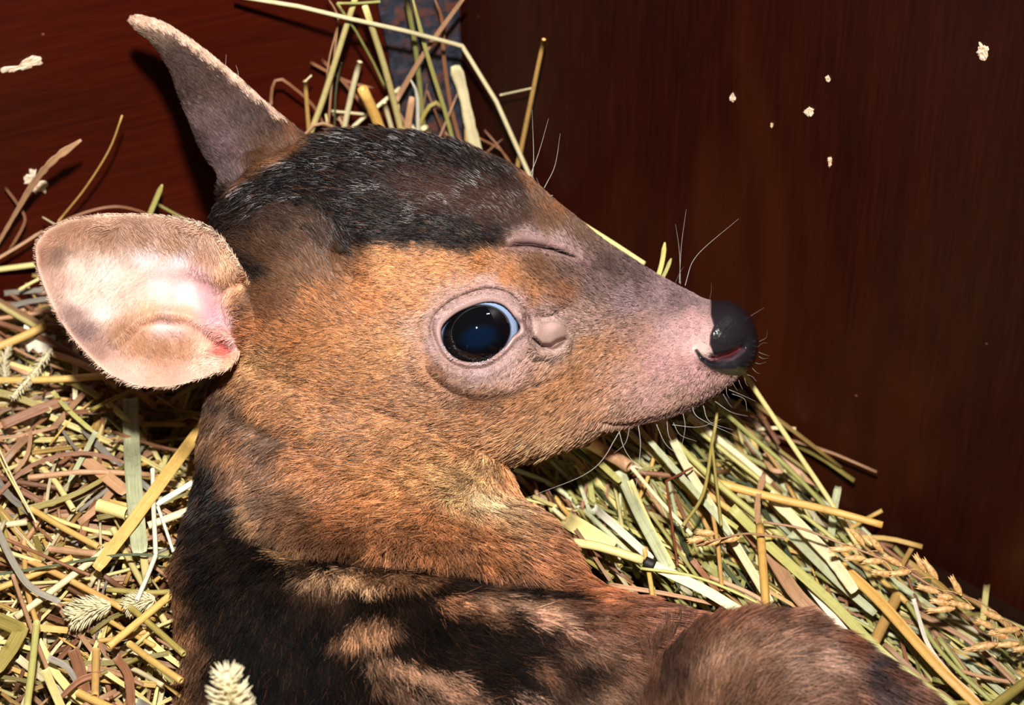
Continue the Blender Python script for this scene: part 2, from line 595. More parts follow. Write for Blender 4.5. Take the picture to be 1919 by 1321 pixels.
def smooth_mesh(me, it, lam, wfun=None):
    V = get_v(me); E = edges_of(me); n = len(V)
    deg = np.bincount(E.ravel(), minlength=n).astype(float)
    w = np.ones(n) if wfun is None else wfun(V)
    for _ in range(it):
        acc = np.zeros_like(V)
        for c in range(3):
            acc[:, c] = np.bincount(E[:, 0], V[E[:, 1], c], n) + np.bincount(E[:, 1], V[E[:, 0], c], n)
        V = V + (lam * w)[:, None] * (acc / deg[:, None] - V)
    set_v(me, V)


def w_join(V):
    x, y, q = UNP(V)
    nose = 1 - sstep(1250, 1320, x)
    ear = 1 - 0.75 * sstep(10, 30, poly_sd(x, y, EAR)) * (x < 430)
    return np.clip(nose * ear, 0.12, 1)


smooth_mesh(fawn_me, 14, 0.6, w_join)


def normals_of(me):
    a = np.empty(len(me.vertices) * 3)
    me.vertices.foreach_get('normal', a)
    return a.reshape(-1, 3)


def refine(me, x0, x1, y0, y1):
    bm = bmesh.new(); bm.from_mesh(me)
    V = np.array([v.co for v in bm.verts]); x, y, q = UNP(V)
    N = np.array([v.normal for v in bm.verts])
    ok = (x > x0) & (x < x1) & (y > y0) & (y < y1) & (N @ (-f_) > -0.15)
    es = [e for e in bm.edges if ok[e.verts[0].index] and ok[e.verts[1].index]]
    bmesh.ops.subdivide_edges(bm, edges=es, cuts=1, use_grid_fill=True, smooth=0.0)
    bm.to_mesh(me); bm.free(); me.update()


refine(fawn_me, 770, 1440, 420, 800)
smooth_mesh(fawn_me, 2, 0.5, lambda V: (lambda x, y, q: ((x > 765) & (y < 805) & (y > 415)).astype(float) * 0.8)(*UNP(V)))

GROOVES = [  # path, depth, sigma  (depth > 0 digs in)
    ([(788, 672), (812, 712), (850, 737), (900, 749), (960, 740), (1010, 722), (1070, 700)], 11, 9),
    ([(1118, 782), (1150, 791), (1190, 790), (1240, 777), (1290, 760), (1345, 735)], 9, 5),
    ([(950, 463), (990, 462), (1035, 470), (1070, 482), (1094, 492)], 26, 6),
    ([(984, 580), (987, 610), (996, 634), (1014, 650), (1034, 650), (1046, 642), (1062, 636), (1066, 624)], 26, 5),
    ([(1010, 594), (1030, 593), (1052, 584), (1068, 576)], 16, 5),
    ([(962, 600), (974, 606), (984, 604)], 10, 6),
    ([(1322, 672), (1345, 671), (1368, 664), (1384, 655), (1396, 646)], 30, 6.5),
    ([(642, 470), (640, 495), (652, 515), (675, 525)], 16, 11),
    ([(395, 735), (470, 790), (520, 820), (600, 850), (720, 872), (850, 880), (950, 868)], 8, 22),
    ([(470, 1010), (560, 1038), (660, 1052), (780, 1062), (900, 1085), (1010, 1105), (1100, 1130)], 34, 17),
    ([(1320, 1168), (1280, 1205), (1245, 1255), (1225, 1340)], 34, 24),
]
RIDGES = [
    ([(945, 447), (985, 441), (1030, 449), (1072, 469)], 15, 10),
    ([(660, 470), (760, 460), (860, 465), (940, 480)], 14, 30),
    ([(1305, 660), (1318, 678), (1345, 690), (1375, 690), (1398, 676)], 11, 9),
    ([(990, 652), (1010, 665), (1038, 667), (1064, 652), (1071, 630)], 15, 7.5),
    ([(975, 560), (980, 590), (979, 612)], 7, 7),
    ([(480, 955), (600, 1000), (760, 1015), (900, 1030), (1010, 1060)], 22, 40),
]


EYEP = catmull([(827.5, 622), (831, 610), (842.5, 597.5), (860, 585), (882.5, 575), (905, 568), (925, 567), (942.5, 573), (955, 584), (962.5, 594), (970, 605),
                (975, 614), (970, 622), (960, 630), (947.5, 647.5), (930, 662.5), (910, 675), (890, 678), (867.5, 676), (850, 667.5), (837.5, 655), (830, 640)], 70, True)


def eye_po(x, y):
    """pixels outside the rim of the eye opening"""
    out = np.full(x.shape, 200.0)
    k = (x > 740) & (x < 1070) & (y > 470) & (y < 780)
    if k.any(): out[k] = -poly_sd(x[k], y[k], EYEP)
    return out


def eye_r(x, y):
    """1.0 on the rim of the eye opening"""
    r = ell(x, y, 893, 622, 70, 55, -14)
    return r


FURROW = None


def sculpt(me):
    V = get_v(me); N = normals_of(me)
    x, y, q = UNP(V)
    toc = CAM - V; toc /= np.linalg.norm(toc, axis=1)[:, None]
    w = sstep(0.05, 0.45, np.einsum('ij,ij->i', N, toc))
    inear = poly_sd(x, y, EAR) > 0
    w_h = w * ~inear
    d = np.zeros(len(V))
    for path, dep, sg in GROOVES:
        if path[0][0] > 1320 and dep > 25: pass
        dist, pos = seg_dist(x, y, path)
        taper = sstep(0, 0.16, pos) * sstep(1, 0.84, pos)
        d -= dep * np.exp(-(dist / sg) ** 2) * (0.25 + 0.75 * taper)
    for path, dep, sg in RIDGES:
        dist, pos = seg_dist(x, y, path)
        taper = sstep(0, 0.16, pos) * sstep(1, 0.84, pos)
        d += dep * np.exp(-(dist / sg) ** 2) * (0.2 + 0.8 * taper)
    d += 26 * np.exp(-ell(x, y, 895, 618, 145, 120) ** 2)
    d += 12 * np.exp(-ell(x, y, 1028, 622, 30, 26, -6) ** 2)
    d += 9 * np.exp(-ell(x, y, 1048, 612, 17, 15, -20) ** 2)
    d += 7 * np.exp(-ell(x, y, 1010, 632, 12, 22, -30) ** 2)          # scent gland lobe
    d += 13 * np.exp(-ell(x, y, 1368, 612, 38, 40) ** 4)               # side of the nose pad
    d -= 12 * np.exp(-ell(x, y, 655, 500, 26, 30) ** 2)
    d += 12 * np.exp(-ell(x, y, 700, 730, 180, 90) ** 2)
    d -= 10 * np.exp(-ell(x, y, 1130, 700, 90, 60) ** 2)
    # nose pad stands proud of the skin
    d += 5 * sstep(-2, 3, nose_sd(x, y))
    # eyelids
    px_out = eye_po(x, y)
    ang = np.arctan2(y - 622, x - 893)
    up = sstep(0.35, -0.5, np.sin(ang))
    d += (6 + 3 * up) * np.exp(-((px_out - (6 + 5 * up)) / (6 + 4 * up)) ** 2)
    d -= (4 + 7 * up) * np.exp(-((px_out - (13 + 12 * up)) / 3.6) ** 2)
    d += 5 * np.exp(-((px_out - (26 + 12 * up)) / 9) ** 2)
    # inner corner
    # wet beads on the lower rim
    low = sstep(0.3, 0.8, np.sin(ang))
    d += low * 3.6 * np.exp(-((px_out - 4) / 4.5) ** 2) * vnoise(x / 3.6, y / 3.6, 5)
    hole = sstep(0.5, -3.5, px_out)
    d = d * (1 - hole) - 85 * hole
    # fine skin relief
    d += 0.5 * fbm(x / 7, y / 7, 9) * (x > 1080) * (1 - 0.8 * sstep(-2, 3, nose_sd(x, y))) + 0.45 * vnoise(x / 4.0, y / 4.0, 19) * sstep(0, 6, nose_sd(x, y))
    # ear folds
    e = np.zeros(len(V))
    sd = poly_sd(x, y, EAR)
    e += 16 * np.exp(-(seg_dist(x, y, [(110, 590), (190, 560), (280, 508), (360, 505), (425, 520)])[0] / 18) ** 2) * 0.55
    e += 20 * np.exp(-(seg_dist(x, y, [(215, 640), (255, 600), (300, 585), (350, 592), (400, 622), (430, 640)])[0] / 13) ** 2)
    e -= 20 * np.exp(-ell(x, y, 315, 612, 46, 15, 6) ** 2)
    e -= 20 * np.exp(-ell(x, y, 395, 560, 38, 50) ** 2)
    e -= 22 * np.exp(-ell(x, y, 421, 655, 13, 16) ** 2)
    e += 8 * np.exp(-(seg_dist(x, y, [(405, 628), (436, 634), (444, 655)])[0] / 6) ** 2)
    e *= sstep(0, 14, sd)
    ww = w * sstep(-2, 2, sd)
    tot = d * w_h + e * ww
    V = V + toc * (tot * S)[:, None]
    set_v(me, V)


NOSE = [(1333, 560), (1352, 556), (1385, 562), (1412, 590), (1426, 630), (1424, 668), (1408, 692), (1388, 704), (1360, 702), (1332, 692),
        (1312, 676), (1302, 656), (1306, 654), (1318, 668), (1332, 676), (1345, 674), (1338, 664), (1330, 645), (1331, 628), (1338, 610), (1332, 590)]


def nose_sd(x, y):
    return poly_sd(x, y, NOSE)


sculpt(fawn_me)

# ------------------------------------------------------------------ coat colours (sRGB as seen under flash)
CP = np.array([
    # back of the head and cheek
    (470, 620, 160, 92, 48), (500, 560, 108, 68, 44), (540, 520, 108, 72, 48), (600, 560, 176, 110, 62), (560, 640, 178, 112, 64), (640, 640, 188, 124, 76),
    (700, 560, 192, 118, 66), (740, 500, 202, 134, 80), (830, 500, 204, 134, 80), (900, 495, 186, 120, 70), (960, 520, 176, 114, 70), (1000, 545, 172, 116, 76), (1060, 545, 140, 90, 62),
    (1020, 500, 108, 72, 50), (1070, 510, 104, 78, 68), (1120, 540, 124, 98, 92), (780, 560, 194, 128, 80), (790, 620, 186, 140, 112), (800, 680, 182, 130, 96), (740, 650, 190, 130, 82),
    (700, 700, 182, 124, 78), (620, 720, 186, 126, 80), (540, 700, 188, 132, 86), (480, 680, 200, 148, 100), (440, 720, 160, 110, 70), (430, 760, 104, 74, 54),
    (500, 760, 182, 124, 80), (600, 790, 182, 122, 76), (720, 790, 184, 126, 82), (820, 780, 186, 130, 86), (900, 775, 180, 122, 78), (980, 760, 174, 118, 76), (900, 740, 130, 84, 54), (870, 715, 160, 122, 104),
    (900, 700, 184, 152, 150), (960, 690, 180, 140, 130), (820, 640, 178, 142, 134), (815, 600, 180, 142, 128), (860, 560, 178, 138, 124), (920, 535, 186, 146, 136), (970, 560, 184, 144, 136), (985, 600, 184, 146, 142),
    (1040, 600, 178, 146, 138), (1040, 640, 178, 152, 140), (1100, 600, 176, 140, 128), (1110, 650, 182, 130, 92), (1080, 700, 168, 112, 72), (1050, 740, 176, 120, 78),
    (1120, 720, 180, 128, 98), (1160, 660, 180, 128, 96), (1180, 700, 184, 140, 122), (1200, 620, 168, 126, 112), (1180, 560, 150, 122, 122), (1140, 500, 84, 64, 58), (1200, 520, 96, 74, 72), (1240, 560, 152, 122, 122),
    (1260, 620, 186, 146, 144), (1240, 680, 194, 146, 142), (1220, 740, 192, 146, 134), (1300, 640, 206, 162, 158), (1300, 600, 196, 152, 148), (1300, 700, 190, 142, 138), (1270, 560, 120, 94, 94), (1310, 560, 140, 112, 112),
    (1160, 770, 192, 146, 120), (1120, 780, 188, 132, 92), (1280, 750, 176, 136, 116), (1340, 715, 178, 134, 122), (1040, 800, 194, 138, 92), (960, 820, 196, 142, 96), (1000, 840, 204, 156, 108), (880, 830, 190, 132, 86),
    (1050, 830, 206, 160, 116), (1130, 805, 196, 156, 120),
    # top of the head
    (1000, 400, 92, 64, 48), (1040, 420, 100, 68, 46), (1000, 350, 130, 80, 50), (1050, 400, 124, 76, 46), (1100, 445, 96, 68, 52), (970, 330, 60, 42, 34),
    (1000, 445, 140, 110, 108), (1050, 462, 160, 126, 124), (1085, 480, 150, 118, 116),
    (450, 470, 78, 50, 34), (430, 440, 50, 35, 27), (500, 460, 82, 54, 38), (560, 460, 84, 58, 42), (600, 500, 108, 72, 48), (610, 450, 62, 45, 37), (540, 430, 62, 44, 36), (480, 430, 48, 35, 29), (480, 510, 70, 48, 34), (440, 500, 46, 34, 28),
    (500, 300, 92, 60, 40), (540, 285, 88, 58, 40), (470, 330, 84, 52, 34), (580, 275, 70, 46, 32),
    # throat and neck
    (600, 860, 180, 114, 68), (700, 870, 188, 124, 74), (800, 880, 196, 138, 86), (900, 880, 204, 156, 104), (950, 890, 186, 122, 76), (900, 930, 214, 180, 134), (940, 960, 196, 150, 106), (860, 920, 206, 160, 106),
    (980, 970, 172, 118, 78), (1010, 1010, 172, 108, 68), (760, 930, 190, 126, 76), (820, 980, 180, 112, 66), (700, 940, 178, 112, 66), (620, 920, 160, 106, 70), (560, 880, 166, 108, 66), (500, 850, 116, 80, 58), (450, 830, 146, 98, 64),
    (470, 900, 160, 112, 76), (430, 880, 128, 86, 56), (520, 940, 110, 80, 60), (480, 970, 172, 126, 84), (560, 960, 116, 78, 54), (640, 980, 158, 96, 56), (720, 1010, 162, 102, 62), (800, 1040, 160, 98, 58), (900, 1010, 172, 108, 66),
    (900, 1050, 158, 96, 56), (1000, 1050, 168, 104, 64), (560, 1030, 150, 102, 64), (600, 1010, 84, 54, 36), (660, 1030, 74, 46, 30), (400, 780, 120, 84, 56), (410, 740, 60, 42, 32),
    (395, 830, 96, 66, 46), (390, 900, 50, 38, 32), (440, 940, 24, 19, 18), (400, 980, 22, 18, 17),
    # shoulder
    (1050, 1090, 150, 84, 48), (1100, 1110, 154, 86, 50), (1180, 1120, 150, 88, 60), (1260, 1140, 158, 96, 70), (1140, 1150, 110, 66, 44), (1200, 1170, 134, 88, 68), (1290, 1175, 126, 76, 56), (1100, 1180, 120, 80, 60), (1050, 1170, 70, 42, 30),
    (1180, 1230, 96, 58, 40), (1220, 1210, 110, 68, 48), (1160, 1290, 100, 70, 52), (1220, 1300, 96, 58, 40), (960, 1120, 30, 20, 15), (1000, 1190, 26, 17, 13), (1080, 1240, 34, 23, 17), (1040, 1290, 60, 42, 32), (1100, 1321, 130, 98, 74),
    (1000, 1140, 128, 86, 60), (940, 1160, 26, 18, 14),
    # dark body
    (400, 1040, 22, 16, 14), (420, 1100, 14, 11, 10), (480, 1060, 20, 15, 13), (520, 1120, 12, 10, 10), (600, 1180, 11, 9, 9), (480, 1250, 12, 10, 9), (600, 1300, 11, 9, 9), (700, 1120, 16, 12, 10), (800, 1120, 24, 16, 12), (860, 1080, 22, 15, 12),
    (700, 1240, 16, 12, 10), (800, 1180, 18, 13, 11), (880, 1180, 22, 15, 12), (940, 1240, 24, 16, 13), (960, 1300, 28, 19, 15), (900, 1230, 26, 18, 14), (740, 1300, 14, 11, 10), (520, 1040, 30, 21, 17), (620, 1060, 28, 20, 15), (760, 1080, 24, 16, 12), (500, 1400, 12, 10, 9), (800, 1400, 20, 15, 12),
    (420, 1170, 20, 14, 12), (424, 1220, 18, 13, 11), (426, 1262, 18, 13, 11), (424, 1310, 18, 13, 11), (410, 1135, 22, 16, 13), (404, 1075, 22, 16, 13), (470, 1180, 12, 10, 9), (460, 1321, 12, 10, 9), (345, 1040, 98, 62, 38), (352, 1100, 104, 68, 42), (360, 1160, 128, 84, 52), (356, 1220, 130, 86, 54), (364, 1280, 126, 82, 52), (366, 1321, 112, 72, 46), (390, 1200, 80, 52, 34), (386, 1290, 72, 46, 32), (376, 1060, 52, 34, 24), (378, 1130, 44, 30, 21),
    # haunch, with dark points painting the valley shade beside it into the coat
    (1240, 1255, 52, 34, 26), (1268, 1215, 66, 42, 31), (1252, 1310, 44, 29, 23), (1226, 1275, 60, 40, 30), (1300, 1230, 90, 56, 38), (1320, 1190, 112, 66, 44), (1360, 1250, 146, 104, 78), (1400, 1180, 118, 76, 56), (1420, 1230, 150, 110, 88), (1400, 1300, 96, 64, 46), (1340, 1280, 150, 110, 84), (1460, 1190, 116, 76, 58), (1500, 1235, 186, 146, 122), (1440, 1262, 172, 130, 106), (1480, 1290, 140, 100, 80),
    (1540, 1200, 112, 66, 46), (1585, 1240, 52, 44, 46), (1610, 1275, 60, 50, 50), (1560, 1290, 124, 84, 66), (1620, 1250, 104, 60, 42), (1620, 1300, 80, 62, 60), (1680, 1290, 116, 78, 60), (1700, 1310, 120, 82, 64), (1260, 1290, 70, 44, 32), (1340, 1321, 130, 88, 64),
    # far ear, back
    (260, 45, 204, 160, 132), (300, 70, 150, 112, 86), (290, 100, 70, 52, 44), (330, 110, 84, 60, 52), (340, 160, 78, 54, 48), (400, 170, 90, 64, 54), (390, 230, 112, 80, 78), (430, 270, 122, 90, 92), (410, 330, 112, 84, 86), (470, 220, 84, 62, 58),
    (510, 240, 80, 54, 44), (450, 330, 112, 84, 84), (520, 300, 100, 66, 46), (556, 260, 112, 68, 42), (370, 270, 64, 46, 42), (400, 330, 56, 42, 40), (440, 390, 60, 42, 34),
], float)
_fe = (CP[:, 1] < 420) & (CP[:, 0] < 600) & (CP[:, 0] < 570 - 0.2 * CP[:, 1]) & (CP[:, 0] > 250)
CP[_fe, 2:] *= 0.82
EARC = np.array([
    (90, 450, 196, 146, 116), (80, 480, 158, 112, 92), (100, 520, 196, 156, 136), (105, 480, 140, 104, 84), (140, 430, 200, 150, 118), (200, 440, 186, 142, 112), (260, 440, 186, 144, 118), (320, 450, 198, 154, 122), (380, 480, 196, 148, 118),
    (420, 510, 206, 154, 116), (200, 406, 238, 190, 162), (300, 408, 240, 194, 168), (380, 425, 238, 192, 162), (430, 480, 236, 184, 146), (455, 540, 226, 164, 120), (470, 590, 196, 126, 76), (140, 500, 224, 196, 178), (200, 500, 238, 212, 200), (270, 480, 236, 214, 210),
    (330, 480, 234, 206, 206), (370, 500, 224, 176, 178), (250, 520, 232, 200, 182), (150, 560, 234, 206, 190), (190, 580, 240, 216, 202), (300, 530, 240, 216, 212), (350, 545, 242, 218, 218), (390, 550, 226, 176, 182), (400, 590, 212, 158, 166), (430, 600, 216, 168, 168),
    (140, 590, 156, 122, 112), (160, 620, 138, 108, 102), (190, 650, 170, 130, 114), (230, 620, 186, 138, 106), (260, 640, 178, 126, 92), (300, 650, 176, 124, 92), (340, 650, 196, 144, 110), (300, 612, 232, 200, 194), (280, 592, 226, 176, 140), (340, 592, 230, 180, 148), (330, 615, 228, 190, 180),
    (200, 695, 224, 182, 166), (250, 700, 238, 194, 176), (300, 715, 240, 184, 158), (360, 700, 240, 196, 174), (400, 680, 240, 196, 172), (380, 650, 230, 180, 150), (420, 655, 206, 96, 84), (440, 645, 232, 186, 176), (440, 680, 226, 168, 128), (460, 630, 208, 140, 98), (150, 655, 190, 148, 134),
], float)

BLACK1 = [(398, 425), (425, 362), (480, 322), (560, 292), (600, 258), (700, 244), (850, 262), (950, 315), (990, 355), (1000, 400), (965, 432), (940, 466), (880, 473), (800, 462),
          (740, 458), (690, 462), (662, 486), (640, 474), (628, 430), (590, 395), (540, 378), (480, 392), (440, 415)]
SPOTS = [  # centre, radii, angle, colour, strength
    (645, 1080, 92, 14, 4, (206, 156, 112), 0.95), (735, 1082, 80, 12, 6, (176, 118, 76), 0.7),
    (545, 1040, 34, 14, 10, (198, 142, 92), 0.8),
    (690, 1168, 52, 26, -10, (190, 132, 90), 0.95), (640, 1185, 20, 20, 0, (150, 100, 64), 0.6),
    (840, 1130, 46, 18, 22, (190, 124, 82), 0.9), (905, 1150, 40, 16, 25, (150, 98, 66), 0.6), (930, 1130, 80, 12, 12, (186, 134, 100), 0.75), (1010, 1160, 70, 18, 20, (192, 142, 112), 0.85),
    (730, 1235, 60, 20, 14, (178, 128, 92), 0.9), (800, 1262, 80, 22, 18, (186, 136, 104), 0.85), (730, 1275, 44, 16, 20, (168, 116, 84), 0.7), (850, 1300, 60, 20, 14, (184, 132, 100), 0.8),
    (780, 1310, 50, 16, 10, (190, 142, 110), 0.7), (1000, 1250, 40, 14, 30, (150, 98, 66), 0.6), (985, 1305, 50, 16, 15, (196, 150, 120), 0.8), (1060, 1215, 60, 13, 20, (130, 92, 68), 0.55), (1120, 1215, 60, 12, 15, (160, 116, 92), 0.6),
]


def idw(x, y, tab, p=3.2):
    out = np.zeros((len(x), tab.shape[1] - 2))
    for a in range(0, len(x), 40000):
        xx = x[a:a + 40000, None]; yy = y[a:a + 40000, None]
        d2 = (xx - tab[:, 0]) ** 2 + (yy - tab[:, 1]) ** 2 + 60
        w = d2 ** (-p / 2 * 1.0)
        out[a:a + 40000] = (w @ tab[:, 2:]) / w.sum(1)[:, None]
    return out


def mixm(c, col, m):
    return c + (np.asarray(col, float) - c) * m[:, None]


def coat(x, y, wob=1.0):
    """sRGB colour of the coat at photo position x, y"""
    nx = fbm(x / 16, y / 16, 21) * 9 * wob; ny = fbm(x / 16, y / 16, 27) * 9 * wob
    xx = x + nx; yy = y + ny
    c = idw(xx, yy, CP)
    # black cap over the forehead, browner in the middle
    sd = poly_sd(xx, yy, BLACK1) + fbm(x / 5, y / 5, 33) * 7 * wob
    cap = sstep(-12, 12, sd)
    capc = np.tile(np.array([30.0, 23, 22]), (len(x), 1))
    capc = mixm(capc, (70, 46, 38), 0.9 * np.exp(-ell(xx, yy, 860, 370, 130, 42, 12) ** 2))
    capc = mixm(capc, (86, 54, 40), 0.5 * np.exp(-ell(xx, yy, 950, 390, 50, 40, 30) ** 2))
    c = c + (capc - c) * cap[:, None]
    # dark smudge in front of the ear
    d, _ = seg_dist(xx, yy, [(425, 462), (455, 490), (495, 520)])
    c = mixm(c, (30, 24, 22), 0.85 * np.exp(-(d / 16) ** 2))
    d, _ = seg_dist(xx, yy, [(395, 425), (440, 400), (520, 372), (600, 392)])
    c = mixm(c, (34, 26, 23), 0.6 * np.exp(-(d / 22) ** 2))
    # reddish line beside the crest
    d, _ = seg_dist(xx, yy, [(452, 350), (500, 315), (560, 285), (600, 268)])
    c = mixm(c, (128, 80, 48), 0.75 * np.exp(-(d / 9) ** 2))
    # dark stripe down the back of the neck
    d, _ = seg_dist(xx, yy, [(400, 860), (412, 930), (470, 1010), (560, 1060)])
    c = mixm(c, (16, 12, 12), 0.9 * np.exp(-(d / 25) ** 2))
    d, _ = seg_dist(xx, yy, [(600, 1046), (740, 1060), (860, 1078), (960, 1104), (1060, 1122)])
    c = mixm(c, (22, 14, 11), 0.9 * np.exp(-(d / 9) ** 2))  # shade of the fold under the neck ruff, painted into the coat
    d, _ = seg_dist(xx, yy, [(820, 690), (850, 728), (900, 746), (970, 738)])
    c = mixm(c, (96, 58, 36), 0.65 * np.exp(-(d / 8) ** 2))  # cheek crease below the eye, its shade painted as a brown line
    d, _ = seg_dist(xx, yy, [(420, 740), (455, 765), (500, 800), (530, 830)])
    c = mixm(c, (64, 50, 44), 0.55 * np.exp(-(d / 16) ** 2))  # furrow below the near ear, shaded in the coat colour
    for cx, cy, a, b2, ang, colr, st in SPOTS:
        m = sstep(1.2, 0.55, ell(xx, yy, cx, cy, a, b2, ang)) * st * sstep(-0.75, 0.15, fbm(x / 15, y / 9, 61))
        c = mixm(c, colr, m)
    # eyelids and bare skin
    po = eye_po(x, y)
    ang = np.arctan2(y - 622, x - 893)
    up = sstep(0.35, -0.5, np.sin(ang))
    c = mixm(c, (170, 138, 134), 0.75 * sstep(46, 14, po))
    c = mixm(c, (112, 78, 68), 0.6 * np.exp(-((po - (13 + 12 * up)) / 3.0) ** 2) * (0.4 + 0.6 * up))
    c = mixm(c, (66, 48, 46), 0.8 * sstep(5 - 1 * up, 1, po) * (0.3 + 0.7 * up))
    c = mixm(c, (34, 26, 28), sstep(1.5, 0.0, po))
    c = mixm(c, (190, 158, 156), 0.7 * np.exp(-ell(x, y, 980, 618, 12, 6, 30) ** 2))
    c = mixm(c, (184, 150, 140), 0.7 * np.exp(-ell(x, y, 1032, 628, 38, 36) ** 4))
    d, _ = seg_dist(x, y, [(985, 588), (988, 612), (998, 638), (1018, 653), (1042, 650), (1062, 636)])
    c = mixm(c, (116, 84, 76), 0.7 * np.exp(-(d / 4) ** 2))
    d, _ = seg_dist(x, y, [(955, 463), (990, 462), (1035, 470), (1070, 482), (1094, 492)])
    c = mixm(c, (92, 60, 56), 0.8 * np.exp(-(d / 5) ** 2))
    c = mixm(c, (166, 130, 126), 0.7 * np.exp(-(seg_dist(x, y, [(960, 449), (1000, 445), (1050, 460), (1080, 478)])[0] / 9) ** 2))
    # mouth line
    d, _ = seg_dist(x, y, [(1118, 782), (1150, 791), (1190, 790), (1240, 777), (1290, 760), (1345, 735)])
    c = mixm(c, (110, 78, 70), 0.7 * np.exp(-(d / 4) ** 2))
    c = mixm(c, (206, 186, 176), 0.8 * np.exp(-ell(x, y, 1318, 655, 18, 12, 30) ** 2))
    # nose pad
    ns = nose_sd(x, y)
    c = mixm(c, (38, 34, 38), sstep(-1.5, 1.5, ns))
    d, _ = seg_dist(x, y, [(1338, 670), (1366, 664), (1386, 652)])
    c = mixm(c, (98, 30, 34), np.exp(-(d / 5.0) ** 2) * 0.9)
    d, _ = seg_dist(x, y, [(1345, 676), (1372, 672), (1392, 656)])
    c = mixm(c, (120, 92, 98), np.exp(-(d / 4) ** 2) * 0.6)
    # pale front edge of the far ear
    d, ps = seg_dist(xx, yy, [(246, 38), (262, 36), (302, 46), (350, 74), (400, 112), (450, 154), (500, 198), (545, 236)])
    c = mixm(c, (232, 186, 158), sstep(19 - 13 * ps, 9 - 8 * ps, d) * (x < 545) * (y < 238))
    # inner side of the near ear
    sd = poly_sd(x, y, EAR)
    e = np.minimum(idw(x + nx * .4, y + ny * .4, EARC) * 0.975, 250)
    e = mixm(e, (240, 196, 168), 0.8 * np.exp(-(np.abs(sd) / 6) ** 2) * (y < 700) * (x < 450))
    m = sstep(-3, 1, sd) * (1 - sstep(440, 475, x) * sstep(0, 1, (y > 540) * 1.0))
    c = c + (e - c) * m[:, None]
    return np.clip(c, 3, 255)


def rough_at(x, y):
    po = eye_po(x, y)
    ang = np.arctan2(y - 622, x - 893)
    a = np.full(len(x), 0.55)
    a = a - 0.45 * sstep(10, 6, po) * sstep(-0.2, 0.5, np.sin(ang))
    a = a - 0.35 * np.exp(-ell(x, y, 975, 612, 16, 12) ** 2)
    a = np.where(nose_sd(x, y) > -1, 0.24 + 0.3 * sstep(688, 704, y), a)
    a = a - 0.2 * np.exp(-ell(x, y, 1318, 655, 20, 14) ** 2) - 0.15 * np.exp(-ell(x, y, 1035, 630, 36, 34) ** 2)
    a = a - 0.15 * np.exp(-ell(x, y, 438, 640, 16, 22) ** 2)
    return np.clip(a, 0.08, 0.9)


V = get_v(fawn_me); x, y, q = UNP(V)
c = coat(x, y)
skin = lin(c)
fur_zone = 1.0
ca = fawn_me.color_attributes.new('Col', 'FLOAT_COLOR', 'POINT')
ca.data.foreach_set('color', np.c_[skin, np.ones(len(V))].astype(np.float32).ravel())
ra = fawn_me.attributes.new('Rough', 'FLOAT', 'POINT')
ra.data.foreach_set('value', rough_at(x, y).astype(np.float32))
fawn_me.polygons.foreach_set('use_smooth', [True] * len(fawn_me.polygons))

m_skin, nt, b = newmat('fawn_skin')
at = nt.nodes.new('ShaderNodeAttribute'); at.attribute_name = 'Col'
ar = nt.nodes.new('ShaderNodeAttribute'); ar.attribute_name = 'Rough'
tc = nt.nodes.new('ShaderNodeTexCoord').outputs['Object']
n1 = noise(nt, tc, 5200, 2, 0.6)
nt.links.new(mixc(nt, 0.22, at.outputs['Color'], ramp(nt, n1, [(0.3, (0.35,) * 3), (0.7, (1.3,) * 3)]), 'MULTIPLY'), b.inputs['Base Color'])
nt.links.new(ar.outputs['Fac'], b.inputs['Roughness'])
b.inputs['Specular IOR Level'].default_value = 0.5
b.inputs['Subsurface Weight'].default_value = 0.12
b.inputs['Subsurface Radius'].default_value = (1.0, 0.35, 0.2)
b.inputs['Subsurface Scale'].default_value = 0.0012
nt.links.new(bump(nt, n1, 0.25, 0.00012), b.inputs['Normal'])
fawn = link('fawn', fawn_me, [m_skin])
tag(fawn, 'newborn brown fawn with black forehead, spotted dark back and upright ears lying on straw', 'deer')

# eye
V = []; F = []; Cc = []
n, m = 90, 120
RE = 82.0; ec = P(EYE[0], EYE[1], 197)
for i in range(n + 1):
    th = math.pi * i / n
    rr = RE
    for k in range(m):
        ph = 2 * math.pi * k / m
        a_ = math.sin(th) * math.cos(ph) * rr; b2 = math.sin(th) * math.sin(ph) * rr; c2 = math.cos(th) * rr
        if c2 > 0:      # cornea bulges a little
            rad = math.hypot(a_, b2)
            c2 += 7 * math.exp(-(rad / 46) ** 2)
        V.append(ec + S * (a_ * r_ - b2 * u_ - c2 * f_))
for i in range(n):
    for k in range(m):
        k2 = (k + 1) % m
        F.append((i * m + k, (i + 1) * m + k, (i + 1) * m + k2, i * m + k2))
V = np.array(V)
eye_me = mesh_from('eyeball', V, F)
ex, ey, eq = UNP(V)
rr1 = ell(ex, ey, 893, 625.5, 65, 53, -20)
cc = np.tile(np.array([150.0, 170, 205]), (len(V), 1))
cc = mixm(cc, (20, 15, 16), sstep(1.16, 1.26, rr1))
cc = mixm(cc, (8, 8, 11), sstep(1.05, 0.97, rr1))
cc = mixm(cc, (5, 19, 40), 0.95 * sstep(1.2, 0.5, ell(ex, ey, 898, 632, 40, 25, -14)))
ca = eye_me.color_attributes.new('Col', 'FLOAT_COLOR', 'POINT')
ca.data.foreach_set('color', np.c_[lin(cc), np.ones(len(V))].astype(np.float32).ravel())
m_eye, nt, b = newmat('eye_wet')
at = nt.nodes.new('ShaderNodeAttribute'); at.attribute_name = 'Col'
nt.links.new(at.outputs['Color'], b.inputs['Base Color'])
b.inputs['Roughness'].default_value = 0.035
b.inputs['Coat Weight'].default_value = 1.0; b.inputs['Coat Roughness'].default_value = 0.015
eye = link('eye', eye_me, [m_eye], fawn)
